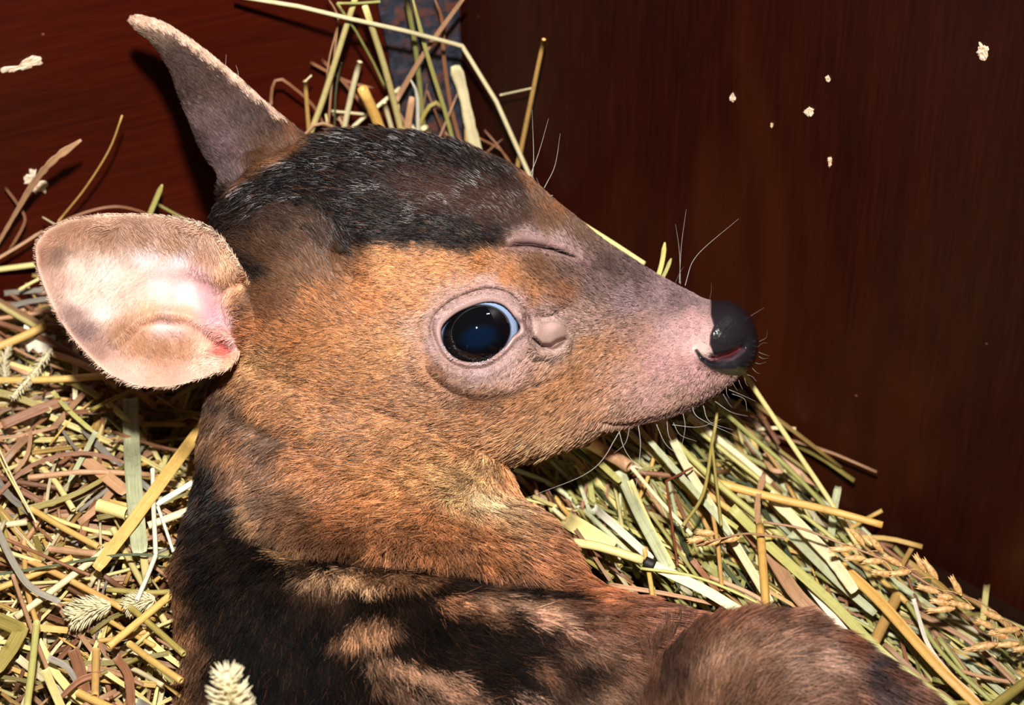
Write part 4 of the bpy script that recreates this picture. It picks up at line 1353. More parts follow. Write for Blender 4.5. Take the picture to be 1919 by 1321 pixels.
def straw(kind, col, w, pts, mode, label, w2=None, cat=None, name=None, kink=False, group=None, twist=0.0, ragged=0.0, node=None, band=None, n=14):
    pts = grounded(pts, mode)
    a = poly_pts(pts, n) if kink else None
    if a is None: a, q = path3(pts, mode, n)
    else:
        q = q_bed(a[:, 0], a[:, 1], a[:, 2]) if mode == 'F' else (q_wall(a[:, 0], a[:, 1]) + a[:, 2] if mode == 'W' else a[:, 2])
    C = P(a[:, 0], a[:, 1], q)
    if mode == 'F':   # keep ends from bending: straight piece laid on the heap
        t = np.linspace(0, 1, len(C))[:, None]
    hw = np.linspace(w, w2 if w2 else w, len(C)) * S
    C = limit_to_room(C, 0.6 * w * S if kind == 'stalk' else 1.5 * S)
    mb = MB()
    mats = [straw_mat(col)]
    nm = name or ('straw_stalk' if kind == 'stalk' else 'dry_stem' if kind == 'stem' else 'grass_blade')
    if kind == 'stalk':
        rr = hw / 2
        if node is not None:
            rr = rr * (1 + 0.22 * np.exp(-((np.linspace(0, 1, len(C)) - node) / 0.03) ** 2))
        tube(mb, C, rr, random.uniform(0.6, 1), 10)
    elif kind == 'stem':
        tube(mb, C, hw / 2, random.uniform(0.5, 1), 6, False)
    else:
        tp = np.linspace(0, 1, len(C))
        blade(mb, C, hw * (np.minimum(1, (1 - tp) * (5 if w < 11 else 9) + (0.3 if w < 11 else 0.8))), random.uniform(0.5, 1), 0.35, twist, ragged)
    o = mb.build(nm, mats)
    if band is not None:
        i0 = int(band * (len(C) - 1))
        mbb = MB()
        dd = C[i0 + 1] - C[i0]; dd /= np.linalg.norm(dd)
        cc = np.array([C[i0] + dd * k * S * 5 for k in range(5)])
        tube(mbb, cc, hw[i0] / 2 * 1.10, 0.5, 12, False)
        bd = mbb.build('stem_node', [m_black], o)
        tag(bd, 'black band')
    tag(o, label, cat or ('straw' if kind != 'blade' else 'grass blade'), group)
    NSTRAW[0] += 1
    return o


m_black, nt, b = newmat('black_node'); b.inputs['Base Color'].default_value = tuple(lin((26, 20, 18))) + (1,); b.inputs['Roughness'].default_value = 0.6

ST = straw
# --- corner tuft behind the head (against the walls)
ST('stalk', 'pale', 9, [(438, -8, 60), (560, 12, 120), (660, 36, 150), (760, 58, 150), (866, 86, 120), (930, 190, 90), (1002, 350, 60)], 'W', 'long pale kinked stalk crossing over the metal strip and bending down the right wall', kink=True, n=40, cat='straw')
ST('stalk', 'yellow', 13, [(574, 268, 70), (604, 190, 90), (660, 15, 130), (668, -10, 140)], 'W', 'thick yellow stalk leaning right from the far ear up to the top edge', w2=12)
ST('stalk', 'yellow', 13, [(756, 262, 60), (722, 130, 110), (684, 12, 150)], 'W', 'thick yellow stalk with a cut top, leaning left beside the metal strip')
ST('stem', 'green', 6, [(712, 3, 150), (672, 6, 150), (632, 6, 150), (645, 26, 140), (668, 60, 120), (700, 118, 90), (722, 165, 70)], 'W', 'green kinked stem hooked over the two thick yellow stalks', kink=True, n=24, cat='straw')
ST('stalk', 'green', 11, [(761, -8, 90), (780, 100, 70), (796, 262, 50)], 'W', 'straight green stalk standing in front of the metal strip')
ST('blade', 'lime', 8, [(852, 278, 60), (836, 215, 80), (800, 100, 110), (772, -8, 120)], 'W', 'thin yellow-green blade arching across the metal strip')
ST('blade', 'tan', 11, [(742, 188, 60), (800, 92, 90), (872, -8, 120)], 'W', 'pinkish tan blade slanting from lower left to upper right across the metal strip', w2=8)
ST('blade', 'brown', 8, [(868, 285, 40), (845, 200, 40), (831, 100, 50), (830, 40, 60), (812, -8, 70)], 'W', 'narrow wavy brown leaf hanging down the right half of the metal strip')
ST('blade', 'pale', 26, [(896, 300, 70), (882, 240, 70), (868, 175, 60), (853, 124, 50)], 'W', 'broad splintered cream stub in front of the corner edge', ragged=0.25, n=22)
ST('stalk', 'orange', 22, [(722, 268, 130), (700, 210, 130), (679, 166, 130)], 'W', 'short fat orange straw stub just above the black crest')
ST('stalk', 'pale', 12, [(674, 116, 60), (660, 170, 60), (640, 262, 60)], 'W', 'knobbly cream stub leaning behind the thick yellow stalk')
ST('stalk', 'pale', 10, [(720, 192, 120), (740, 262, 120)], 'W', 'small cream stub right of the fat orange stub')
ST('blade', 'brown', 6, [(508, 196, 70), (510, 165, 70), (521, 147, 75), (545, 160, 80), (590, 202, 70), (618, 262, 60)], 'W', 'curled brown leaf looping beside the base of the far ear', n=24)
ST('stalk', 'ochre', 9, [(572, 152, 80), (580, 265, 80)], 'W', 'short upright ochre stub with a pale split top beside the far ear')
ST('stem', 'pale', 4, [(569, 155, 80), (584, 141, 80)], 'W', 'tiny pale splinter on top of the short ochre stub')
ST('blade', 'brown', 6, [(582, 117, 30), (650, 152, 40), (700, 165, 50)], 'W', 'thin brown leaf strip slanting down behind the yellow stalk')
ST('blade', 'brown', 7, [(604, 112, 50), (650, 160, 50), (690, 210, 50)], 'W', 'reddish brown strip crossing behind the fat orange stub')
ST('stalk', 'pale', 8, [(750, 164, 30), (700, 206, 40), (650, 255, 50)], 'W', 'pale stalk slanting down left behind the fat orange stub')
ST('stem', 'tan', 3.5, [(612, -8, 60), (633, 35, 60), (618, 105, 60), (612, 146, 60)], 'W', 'hair-thin tan stem dangling from the top left of the corner tuft')
ST('stem', 'tan', 5, [(634, 36, 80), (624, 130, 80), (613, 262, 80)], 'W', 'slender tan stem standing just right of the leaning yellow stalk')
ST('stem', 'dgreen', 4, [(640, 118, 90), (630, 165, 90), (626, 266, 90)], 'W', 'slim dark green stem between the cream stub and the yellow stalk')
ST('blade', 'white', 7, [(783, 262, 90), (782, 180, 90), (770, 150, 90)], 'W', 'whitish torn leaf strip beside the straight green stalk')
ST('blade', 'tan', 14, [(760, 264, 80), (772, 182, 80)], 'W', 'pink-tan leaf stub left of the straight green stalk')
ST('blade', 'olive', 8, [(776, 262, 70), (796, 212, 70), (818, 192, 70), (845, 222, 60)], 'W', 'small olive blade arched over in front of the metal strip', n=20)
ST('stalk', 'pale', 6, [(620, 208, 60), (682, 214, 60)], 'W', 'short cream stick lying level behind the fat orange stub')
ST('stalk', 'pale', 18, [(795, 240, 100), (808, 272, 100)], 'W', 'stubby cream straw end poking over the crest in front of the metal strip')
ST('stalk', 'ochre', 9, [(1019, 74, 80), (1000, 165, 70), (968, 322, 40)], 'W', 'single ochre stalk leaning on the right wall behind the forehead', w2=11)
ST('stem', 'pale', 4.5, [(938, 178, 60), (998, 165, 60)], 'W', 'short pale twig jutting left from the ochre stalk on the right wall')
ST('stem', 'brown', 4, [(908, 244, 40), (940, 282, 40), (960, 320, 30)], 'W', 'thin brown twig at the foot of the right wall behind the forehead')
ST('stem', 'brown', 3.5, [(896, 258, 40), (934, 278, 40), (958, 308, 30)], 'W', 'second thinner brown twig below the first behind the forehead')
ST('stalk', 'tan', 6, [(655, 268, 100), (600, 230, 90), (560, 265, 90)], 'W', 'pale tan stalk lying low between ear and crest')
for k in range(16):
    x0 = random.uniform(590, 900); y0 = 275 + random.uniform(-5, 20) + max(0, (x0 - 800) * 0.15)
    x1 = x0 + random.uniform(-60, 50); y1 = y0 - random.uniform(35, 120)
    ST(random.choice(['stalk', 'blade', 'blade', 'stem']), random.choice(['tan', 'pale', 'brown', 'gold', 'yellow', 'brown']), random.uniform(3, 8), [(x0, y0, random.uniform(40, 110)), (x1, y1, random.uniform(15, 60))], 'W',
       'short tangled bit of hay low in the corner tuft behind the fawn\'s head', group='hay bits in the corner tuft', n=6)
# --- behind the muzzle
ST('stalk', 'yellow', 9, [(1080, 412, -150), (1150, 456, -120), (1208, 494, -95)], 'Q', 'yellow stalk tip sticking out above the bridge of the nose')
ST('blade', 'lime', 9, [(1226, 540, -130), (1240, 495, -120), (1246, 454, -110)], 'Q', 'upright yellow-green leaf tip behind the muzzle')
ST('blade', 'lime', 7, [(1232, 540, -128), (1248, 508, -120), (1258, 484, -115)], 'Q', 'shorter yellow-green leaf tip leaning right behind the muzzle')
# --- left wall
ST('blade', 'tan', 9, [(-12, 470, 30), (30, 398, 60), (62, 345, 90), (100, 300, 130), (152, 262, 150)], 'W', 'ragged tan leaf slanting up over the lower bare patch on the left wall', ragged=0.3, w2=17, n=28)
ST('stem', 'ochre', 4.5, [(110, 414, 60), (160, 352, 90), (205, 280, 110), (229, 216, 120)], 'W', 'thin ochre stem rising in a curve above the near ear tip')
ST('blade', 'brown', 5, [(60, 446, 50), (140, 405, 70), (215, 387, 80), (280, 400, 60)], 'W', 'thin brown arched leaf just above the near ear rim', n=20)
ST('blade', 'lime', 10, [(276, 412, 60), (304, 346, 80)], 'W', 'short yellow-green blade standing above the near ear rim')
ST('stem', 'lime', 6.5, [(294, 382, 60), (330, 402, 50), (385, 428, 40)], 'W', 'yellow-green stem running down from the short blade towards the nape')
ST('blade', 'brown', 6, [(10, 352, 20), (34, 384, 30), (47, 412, 40), (30, 448, 50), (15, 470, 50)], 'W', 'curly brown leaf strip at the foot of the left wall', n=18)
ST('stem', 'pale', 3.5, [(80, 407, 60), (102, 420, 60)], 'W', 'tiny pale twig left of the near ear top')
ST('blade', 'tan', 6, [(-10, 488, 60), (40, 458, 60), (80, 432, 60)], 'W', 'narrow tan leaf running up to the near ear tip')
# --- bedding, left
f0 = 'F'
ST('stalk', 'yellow', 12, [(-10, 506, 25), (80, 494, 30)], f0, 'yellow stalk end tucked behind the near ear tip')
ST('stalk', 'tan', 9, [(-10, 598, 30), (120, 580, 35)], f0, 'pinkish tan stalk behind the lower edge of the near ear')
ST('stalk', 'gold', 17, [(-10, 652, 60), (40, 632, 62), (84, 610, 64)], f0, 'thick golden stalk with an orange joint left of the near ear')
ST('stalk', 'brown', 12, [(80, 611, 60), (145, 613, 50)], f0, 'brown stalk continuing right from the thick golden joint stalk')
ST('stalk', 'gold', 14, [(-10, 713, 60), (100, 711, 62), (225, 702, 60)], f0, 'long golden stalk running level under the near ear')
ST('blade', 'sage', 32, [(244, 745, 55), (249, 880, 58), (262, 1035, 60)], f0, 'broad flat grey-green leaf hanging down in the bedding left of the neck', ragged=0.06, n=24)
ST('blade', 'gold', 24, [(392, 782, 90), (325, 872, 82), (250, 975, 74), (180, 1066, 66)], f0, 'long broad golden straw slanting over the grey-green leaf', w2=22, n=22)
ST('stalk', 'white', 12, [(292, 946, 45), (372, 898, 50)], f0, 'whitish straw right of the broad golden one, rising to the neck')
ST('stalk', 'pale', 15, [(278, 985, 48), (372, 950, 55)], f0, 'cream straw below the whitish one, running up to the neck')
ST('stalk', 'white', 9, [(286, 880, 66), (288, 960, 66), (292, 1040, 62), (274, 1085, 60), (256, 1126, 58)], f0, 'bleached white kinked stick beside the grey-green leaf', kink=True, n=22)
ST('stem', 'white', 6.5, [(296, 950, 62), (310, 990, 60), (325, 1034, 56)], f0, 'thin bleached white stick ending at the shoulder')
ST('stalk', 'yellow', 25, [(184, 946, 40), (238, 962, 40)], f0, 'short fat yellow straw stub with a cut end')
ST('stalk', 'gold', 12, [(58, 953, 40), (120, 990, 42), (185, 1025, 40)], f0, 'golden straw slanting down right below the fat stub')
ST('blade', 'brown', 8, [(-8, 930, 45), (60, 872, 55), (150, 849, 60), (238, 866, 50)], f0, 'brown arched leaf spanning the bedding left of the grey-green leaf', n=22)
ST('blade', 'tan', 24, [(142, 848, 36), (190, 885, 38), (236, 922, 36)], f0, 'wide reddish tan leaf under the brown arched one', n=16)
ST('blade', 'dgreen', 5, [(-10, 1077, 50), (90, 1062, 58), (190, 1044, 64), (262, 1039, 66), (335, 1046, 60)], f0, 'long thin dark green blade rippling across the bedding to the shoulder', n=24)
ST('stem', 'brown', 6.5, [(12, 1011, 60), (90, 1045, 62), (168, 1078, 58)], f0, 'thin brown stem crossing above the dark green blade')
ST('blade', 'grey', 13, [(-6, 990, 70), (26, 1056, 74), (58, 1100, 70), (112, 1128, 60)], f0, 'grey curled leaf sweeping down at the left edge', n=24, twist=0.6)
ST('stalk', 'tan', 8, [(24, 1078, 56), (60, 1180, 60), (92, 1262, 66)], f0, 'long pinkish tan stem running down from the grey curled leaf')
ST('stalk', 'lime', 13, [(69, 1166, 80), (60, 1250, 84), (50, 1330, 84)], f0, 'upright yellow-green stalk at the lower left corner')
ST('blade', 'yellow', 15, [(84, 1253, 78), (100, 1292, 78), (118, 1332, 76)], f0, 'tapered yellow leaf sheath right of the upright stalk')
ST('stalk', 'ochre', 12, [(55, 1050, 30), (140, 1092, 36), (230, 1140, 36)], f0, 'ochre straw slanting down towards the foxtail head')
ST('stalk', 'gold', 14, [(336, 1102, 56), (268, 1158, 58), (203, 1212, 56)], f0, 'golden straw slanting down left from the flank')
ST('stalk', 'gold', 13, [(242, 1206, 60), (290, 1242, 62), (340, 1276, 58)], f0, 'golden straw with a cut end pointing down right at the flank')
ST('stalk', 'olive', 12, [(244, 1138, 48), (300, 1186, 50), (345, 1226, 46)], f0, 'olive straw running down right into the flank')
ST('stalk', 'ochre', 14, [(180, 1218, 60), (178, 1305, 62)], f0, 'ochre straw standing upright below the foxtail head')
ST('stalk', 'pale', 13, [(28, 1158, 40), (110, 1098, 44), (222, 1012, 48)], f0, 'pale straw slanting up right through the middle of the left bedding')
ST('stalk', 'gold', 12, [(-8, 1104, 34), (70, 1074, 36), (135, 1044, 36)], f0, 'golden straw low at the left edge under the dark green blade')
ST('blade', 'olive', 26, [(-10, 1158, 50), (40, 1180, 62), (20, 1215, 56), (-10, 1256, 48)], f0, 'folded olive leaf bent over at the left edge', kink=True, n=18)
ST('stalk', 'tan', 13, [(92, 1028, 44), (182, 1038, 46)], f0, 'blunt tan straw lying level under the broad golden one')
ST('blade', 'lime', 9, [(98, 733, 40), (130, 770, 44), (178, 812, 40)], f0, 'yellow-green blade slanting down right below the near ear')
ST('blade', 'sage', 10, [(180, 808, 44), (158, 850, 44), (128, 904, 40)], f0, 'pale sage blade going down left from the yellow-green one')
ST('blade', 'brown', 20, [(4, 796, 40), (60, 772, 42), (116, 752, 40)], f0, 'wide brown dry leaf at the left edge below the golden stalk')
ST('stalk', 'olive', 8, [(168, 770, 70), (215, 746, 74), (272, 722, 74)], f0, 'olive stalk with a cut end just under the near ear')
ST('stem', 'pale', 4, [(-4, 836, 66), (26, 900, 66), (68, 980, 62)], f0, 'thin pale yellow stem at the left edge, above the brown arched leaf')
ST('stem', 'yellow', 4, [(-4, 850, 66), (10, 880, 66), (55, 960, 60)], f0, 'thin yellow stem close beside the pale one at the left edge')
ST('blade', 'tan', 8, [(28, 885, 46), (52, 850, 48), (58, 800, 46)], f0, 'forked tan leaf standing left of the brown arch')
ST('stalk', 'olive', 10, [(390, 1095, 30), (300, 1110, 30), (200, 1105, 30)], f0, 'tan straw lying level into the flank')
ST('blade', 'brown', 17, [(216, 1230, 50), (240, 1265, 50), (246, 1325, 46)], f0, 'crumpled brown leaf right of the upright ochre straw', ragged=0.2)
ST('blade', 'grey', 12, [(90, 1232, 62), (125, 1250, 62), (146, 1282, 56)], f0, 'mauve-grey leaf below the foxtail head', twist=0.8)
ST('blade', 'brown', 12, [(190, 1262, 64), (150, 1275, 64), (116, 1305, 60)], f0, 'mauve-brown leaf crossing the grey one near the bottom edge', twist=0.5)
ST('blade', 'brown', 22, [(136, 1215, 56), (148, 1250, 56), (160, 1300, 50)], f0, 'dark brown stub with a pink torn top')
ST('stalk', 'gold', 15, [(146, 1298, 56), (210, 1328, 56)], f0, 'golden straw at the bottom edge left of the flank')
# --- bedding, right
ST('stalk', 'yellow', 10, [(1388, 690, 260), (1470, 812, 190), (1555, 938, 120), (1612, 1030, 70)], f0, 'long pale yellow stalk slanting down right from under the nose', n=18)
ST('stalk', 'green', 9, [(1330, 748, 180), (1400, 810, 150), (1480, 880, 120), (1590, 995, 60)], f0, 'long green stalk running below the pale yellow one', n=18)
ST('stalk', 'orange', 17, [(1338, 903, 95), (1440, 930, 120), (1560, 958, 150), (1654, 984, 175)], f0, 'thick orange-yellow straw with a cut end jutting right against the dark wall', w2=14, n=18)
ST('stalk', 'orange', 16, [(1438, 1170, 120), (1430, 1060, 120), (1424, 985, 120)], f0, 'upright orange straw standing in the right heap')
ST('blade', 'tan', 12, [(1422, 990, 122), (1420, 940, 122), (1432, 885, 120)], f0, 'frayed split top of the upright orange straw', ragged=0.3, n=18)
ST('blade', 'sage', 15, [(1557, 1010, 60), (1562, 960, 70), (1571, 911, 80)], f0, 'pale grey-green stub standing behind the orange-yellow straw')
ST('stalk', 'yellow', 17, [(1040, 1012, 120), (1120, 1024, 116), (1205, 1050, 112)], f0, 'tan-yellow straw ending in a black band beside the chest')
ST('blade', 'pale', 19, [(1208, 1052, 112), (1310, 1100, 108), (1370, 1135, 104), (1432, 1172, 100)], f0, 'broad pale straw running from the black band to the haunch', band=0.0, n=18)
ST('blade', 'white', 15, [(1112, 950, 92), (1160, 992, 94), (1222, 1048, 92)], f0, 'bright white leaf above the black-banded straw', n=16)
ST('stalk', 'sage', 10, [(960, 878, 80), (1040, 912, 82), (1120, 980, 82), (1196, 1052, 76)], f0, 'long grey-green stem slanting from under the throat')
ST('blade', 'yellow', 32, [(1040, 962, 70), (1090, 990, 74), (1148, 1028, 72)], f0, 'wide yellow leaf beside the chest')
ST('stalk', 'tan', 25, [(1098, 826, 130), (1140, 850, 120), (1180, 874, 112)], f0, 'fat beige straw stub under the jaw with a brown joint')
ST('blade', 'lime', 12, [(1086, 832, 124), (1125, 868, 120), (1162, 902, 112)], f0, 'yellow-green leaf tip below the fat beige stub')
ST('stalk', 'pale', 8, [(1184, 876, 118), (1240, 942, 112), (1296, 1002, 106)], f0, 'slim beige stalk leading down right from the brown joint')
ST('blade', 'sage', 20, [(1160, 880, 90), (1196, 960, 92), (1250, 1062, 84)], f0, 'broad grey-green leaf below the jaw')
ST('blade', 'yellow', 12, [(1180, 900, 92), (1215, 980, 92), (1262, 1066, 86)], f0, 'yellow leaf lying along the broad grey-green one')
ST('blade', 'sage', 11, [(1182, 785, 150), (1255, 868, 130), (1335, 958, 120), (1368, 1002, 112)], f0, 'long pale green-white blade from under the mouth corner', n=20)
ST('blade', 'pale', 16, [(1240, 780, 130), (1290, 880, 112), (1360, 990, 104), (1445, 1130, 90)], f0, 'long pale blade through the middle of the right heap', n=20)
ST('stalk', 'lime', 13, [(1215, 775, 110), (1330, 892, 104), (1440, 985, 104), (1470, 1010, 100)], f0, 'long yellow-green stalk beside the pale blade in the right heap', n=18)
ST('stem', 'red', 4.5, [(1298, 876, 136), (1248, 902, 138), (1255, 950, 134), (1270, 1060, 116)], f0, 'thin red-brown bent stem in the right heap', kink=True, n=16)
ST('stem', 'olive', 7, [(1344, 745, 240), (1342, 790, 210), (1334, 832, 190), (1318, 925, 160), (1280, 985, 140)], f0, 'olive stem under the chin curving down left', n=20)
ST('stem', 'olive', 6, [(1334, 832, 190), (1344, 915, 166), (1352, 985, 146)], f0, 'olive stem forking straight down from the curved one under the chin')
ST('blade', 'lime', 19, [(1370, 950, 104), (1450, 1030, 108), (1560, 1130, 112), (1660, 1230, 116), (1800, 1335, 120)], f0, 'very long bright yellow-green blade running to the bottom right edge', n=26)
ST('blade', 'orange', 20, [(1500, 985, 100), (1560, 1045, 104), (1650, 1128, 108), (1750, 1240, 112), (1846, 1335, 116)], f0, 'very long tan-orange blade lying above the yellow-green one', n=26)
ST('blade', 'pale', 22, [(1440, 925, 96), (1500, 985, 104), (1560, 1050, 110), (1602, 1108, 108)], f0, 'wide cream leaf sheath with a stepped end in the right heap', ragged=0.1, n=20)
ST('stalk', 'green', 9, [(1660, 1080, 60), (1700, 1130, 70), (1770, 1230, 80), (1880, 1335, 90)], f0, 'long grey-green stalk near the lower right corner')
ST('blade', 'white', 8, [(1712, 1122, 84), (1738, 1205, 92), (1780, 1262, 96), (1836, 1312, 96)], f0, 'thin curved white blade near the lower right corner', n=22)
ST('stalk', 'tan', 8, [(1775, 1250, 50), (1850, 1270, 50), (1930, 1284, 50)], f0, 'tan straw lying level at the right edge')
ST('stalk', 'olive', 19, [(1848, 1335, 100), (1890, 1302, 100), (1930, 1272, 100)], f0, 'thick olive straw crossing the bottom right corner')
ST('stalk', 'olive', 9, [(1745, 1316, 100), (1860, 1318, 100)], f0, 'olive straw lying level along the bottom edge')
ST('stalk', 'ochre', 22, [(1682, 1116, 70), (1660, 1160, 66), (1636, 1208, 60)], f0, 'short fat hollow ochre stub below the seed panicle')
ST('stalk', 'ochre', 8, [(1333, 950, 110), (1345, 1020, 110), (1353, 1105, 106)], f0, 'slim upright ochre stem left of the upright orange straw')
ST('stalk', 'ochre', 12, [(1300, 905, 84), (1380, 965, 90), (1445, 1012, 92)], f0, 'ochre stalk under the orange-yellow straw')
ST('stalk', 'yellow', 13, [(1270, 850, 80), (1360, 922, 90), (1450, 1000, 94)], f0, 'yellow stalk running behind the frayed split top')
ST('stalk', 'lime', 9, [(1300, 800, 120), (1400, 880, 110), (1500, 960, 90), (1600, 1040, 70)], f0, 'upper yellow-green stalk along the edge of the right heap', n=18)
ST('stalk', 'pale', 14, [(1290, 780, 120), (1380, 850, 112), (1445, 905, 100)], f0, 'pale stalk at the upper edge of the right heap')
ST('blade', 'sage', 16, [(1480, 1000, 70), (1560, 1080, 76), (1640, 1150, 76)], f0, 'grey-green leaf under the wide cream sheath')
ST('blade', 'white', 13, [(1500, 1075, 90), (1540, 1130, 92), (1590, 1190, 88)], f0, 'whitish blade just above the haunch')
ST('blade', 'tan', 26, [(1440, 1030, 84), (1490, 1110, 88), (1560, 1180, 84)], f0, 'wide pinkish tan leaf between upright straw and haunch')
ST('stalk', 'tan', 9, [(1330, 1080, 92), (1420, 1120, 94), (1500, 1180, 92)], f0, 'tan stalk lying low above the haunch')
ST('stem', 'lime', 6, [(1200, 1065, 110), (1300, 1080, 116), (1400, 1120, 116), (1480, 1165, 110)], f0, 'thin lime stem crossing over the pale banded straw')
ST('blade', 'tan', 9, [(1430, 850, 60), (1445, 878, 76), (1468, 885, 84)], f0, 'curled tan leaf tip at the upper edge of the right heap', n=16)
ST('stalk', 'gold', 9, [(1208, 1030, 96), (1222, 1110, 98), (1226, 1170, 92)], f0, 'slim golden stem just left of the curved olive stem')

# --- seed panicle, foxtails
m_seed, nt, b = newmat('seed_husk')
tc = nt.nodes.new('ShaderNodeTexCoord').outputs['Object']
n1 = noise(nt, tc, 1400, 3, 0.6)
nt.links.new(ramp(nt, n1, [(0.3, tuple(lin((176, 120, 62)))), (0.55, tuple(lin((226, 176, 110)))), (0.8, tuple(lin((246, 214, 156))))]), b.inputs['Base Color'])
b.inputs['Roughness'].default_value = 0.45
m_fox, nt, b = newmat('foxtail')
b.inputs['Base Color'].default_value = tuple(lin((224, 210, 170))) + (1,); b.inputs['Roughness'].default_value = 0.7


def seed(base, dirv, length, width, mb):
    """lemma-shaped husk with split tip"""
    dirv = dirv / np.linalg.norm(dirv)
    up = -f_ + 0.01; s = np.cross(dirv, up); s /= np.linalg.norm(s); nn_ = np.cross(s, dirv)
    for off in (-0.35, 0.35, 0.0):
        n = 9; C = []; R = []
        for i in range(n):
            t = i / (n - 1)
            C.append(base + dirv * length * t + s * off * width * (t ** 2.2) * 1.1 - nn_ * 0.15 * width * abs(off))
            R.append(width * 0.5 * (math.sin(math.pi * min(1, 0.04 + 0.96 * t ** 0.75)) ** 0.9) * (0.62 if off else 1) + 0.012 * width)
        tube(mb, np.array(C), np.array(R), 0.5, 7, False, flat=0.55)


def panicle(stem_pts, seeds, label, e_mode='F'):
    a = catmull(stem_pts, 36); C = P(a[:, 0], a[:, 1], q_bed(a[:, 0], a[:, 1], a[:, 2]))
    C = limit_to_room(C, 3 * S)
    mb = MB(); tube(mb, C, np.linspace(2.6, 1.4, len(C)) * S, 0.6, 6, False)
    root_ = mb.build('grain_panicle', [straw_mat('tan')])
    tag(root_, label, 'grain panicle')
    sx, sy, _ = UNP(C)
    for (x, y, dx, dy, L_) in seeds:
        k = int(np.argmin((sx - x) ** 2 + (sy - y) ** 2))
        k = max(0, k - 2)
        qq = UNP(C[k:k + 1])[2][0] + random.uniform(4, 16)
        base = P(x, y, qq); base = limit_to_room(base[None], 8 * S)[0]
        mb = MB()
        dv = dx * r_ - dy * u_ + random.uniform(-0.1, 0.2) * -f_
        seed(base, dv, L_ * S, 13.5 * S, mb)
        # stalklet back to the stem
        mid = (C[k] + base) / 2 + u_ * 3 * S
        tube(mb, catmull([C[k], mid, base], 7), 0.9 * S, 0.5, 5, False)
        mb.build('spikelet', [m_seed], root_)
    return root_


panicle([(1430, 978, 130), (1500, 990, 150), (1560, 1012, 170), (1640, 1042, 180), (1700, 1070, 180), (1760, 1105, 175), (1830, 1125, 170), (1880, 1160, 160), (1935, 1188, 150)],
        [(1655, 1035, -.8, -.9, 46), (1620, 1022, -.6, -.7, 46), (1600, 1028, -1, .05, 48), (1622, 1046, -1, .0, 42), (1655, 1052, -1, -.02, 44), (1690, 1060, -.9, -.5, 42), (1678, 1078, -1, -.15, 48), (1708, 1070, -1, .15, 44),
         (1758, 1086, -.75, -1, 50), (1735, 1072, -.5, -.8, 42), (1760, 1110, -1, -.28, 46), (1802, 1116, -.5, -.9, 44), (1785, 1120, -1, -.1, 30), (1790, 1140, -1, .1, 56), (1780, 1132, -1, -.2, 40), (1826, 1140, -1, -.25, 54),
         (1880, 1160, -1, -.35, 46), (1862, 1176, -.9, -.4, 38), (1912, 1178, -1, .1, 50), (1890, 1196, -.9, -.3, 42), (1870, 1206, -1, .22, 52), (1910, 1206, -1, .08, 50), (1930, 1214, -1, .1, 34), (1860, 1204, -1, .3, 60)],
        'tan grain panicle with many husks trailing to the right edge against the dark wall')
panicle([(1470, 1008, 140), (1400, 1000, 140), (1350, 1010, 138), (1300, 1024, 132)],
        [(1385, 1008, -1, .12, 40), (1348, 1015, -1, .12, 44), (1320, 1008, -1, .2, 34), (1340, 1000, -1, -.1, 36)],
        'small orange-tan seed spray pointing left in the right heap')


def foxtail(spine, rad, label, mode, dens=520, stem=None):
    a = catmull(spine, 24)
    q = q_bed(a[:, 0], a[:, 1], a[:, 2]) if mode == 'F' else a[:, 2]
    C = P(a[:, 0], a[:, 1], q)
    mb = MB(); tube(mb, C, rad * 0.3 * S, 0.5, 7, False)
    o = mb.build('foxtail_head', [m_fox]); tag(o, label, 'seed head')
    T_, B, N_ = frames(C)
    mb = MB()
    for k in range(dens):
        t = random.random(); i = min(22, int(t * 23)); ph = random.uniform(0, 6.283)
        o_dir = math.cos(ph) * B[i] + math.sin(ph) * N_[i]
        env = math.sin(math.pi * min(1, 0.12 + t * 0.82)) ** 0.5
        base = C[i] + (C[i + 1] - C[i]) * (t * 23 - i) + o_dir * rad * 0.25 * S
        dv = o_dir * 0.8 + T_[i] * 0.75
        L_ = rad * env * random.uniform(0.8, 1.25) * S
        tube(mb, np.array([base, base + dv * L_ * 0.45, base + dv * L_]), np.array([rad * 0.07, rad * 0.09, rad * 0.01]) * S, 0.5, 4, False)
    mb.build('bristles', [m_fox], o)
    if stem:
        a = catmull(stem, 12); q = q_bed(a[:, 0], a[:, 1], a[:, 2]) if mode == 'F' else a[:, 2]
        mb = MB(); tube(mb, P(a[:, 0], a[:, 1], q), 3 * S, 0.5, 6, False)
        mb.build('stem', [straw_mat('tan')], o)
    return o


foxtail([(206, 1132, 46), (170, 1142, 48), (132, 1160, 48)], 26, 'fluffy cream foxtail head lying in the left bedding', 'F', 420)
foxtail([(290, 1122, 36), (262, 1128, 38), (236, 1140, 38)], 20, 'fluffy cream foxtail head half hidden, nearer the flank', 'F', 300)
foxtail([(448, 1400, 640), (436, 1330, 700), (424, 1262, 740)], 34, 'blurred cream foxtail head in front of the dark back at the bottom edge', 'Q', 420,
        stem=[(448, 1400, 640), (470, 1500, 560), (500, 1600, 480)])
foxtail([(96, 655, 70), (62, 700, 70), (22, 745, 66)], 13, 'thin pale green grass panicle left of the near ear', 'F', 160)
foxtail([(12, 720, 60), (8, 680, 60), (16, 650, 58)], 12, 'small pale grass panicle at the left edge beside the near ear', 'F', 120)

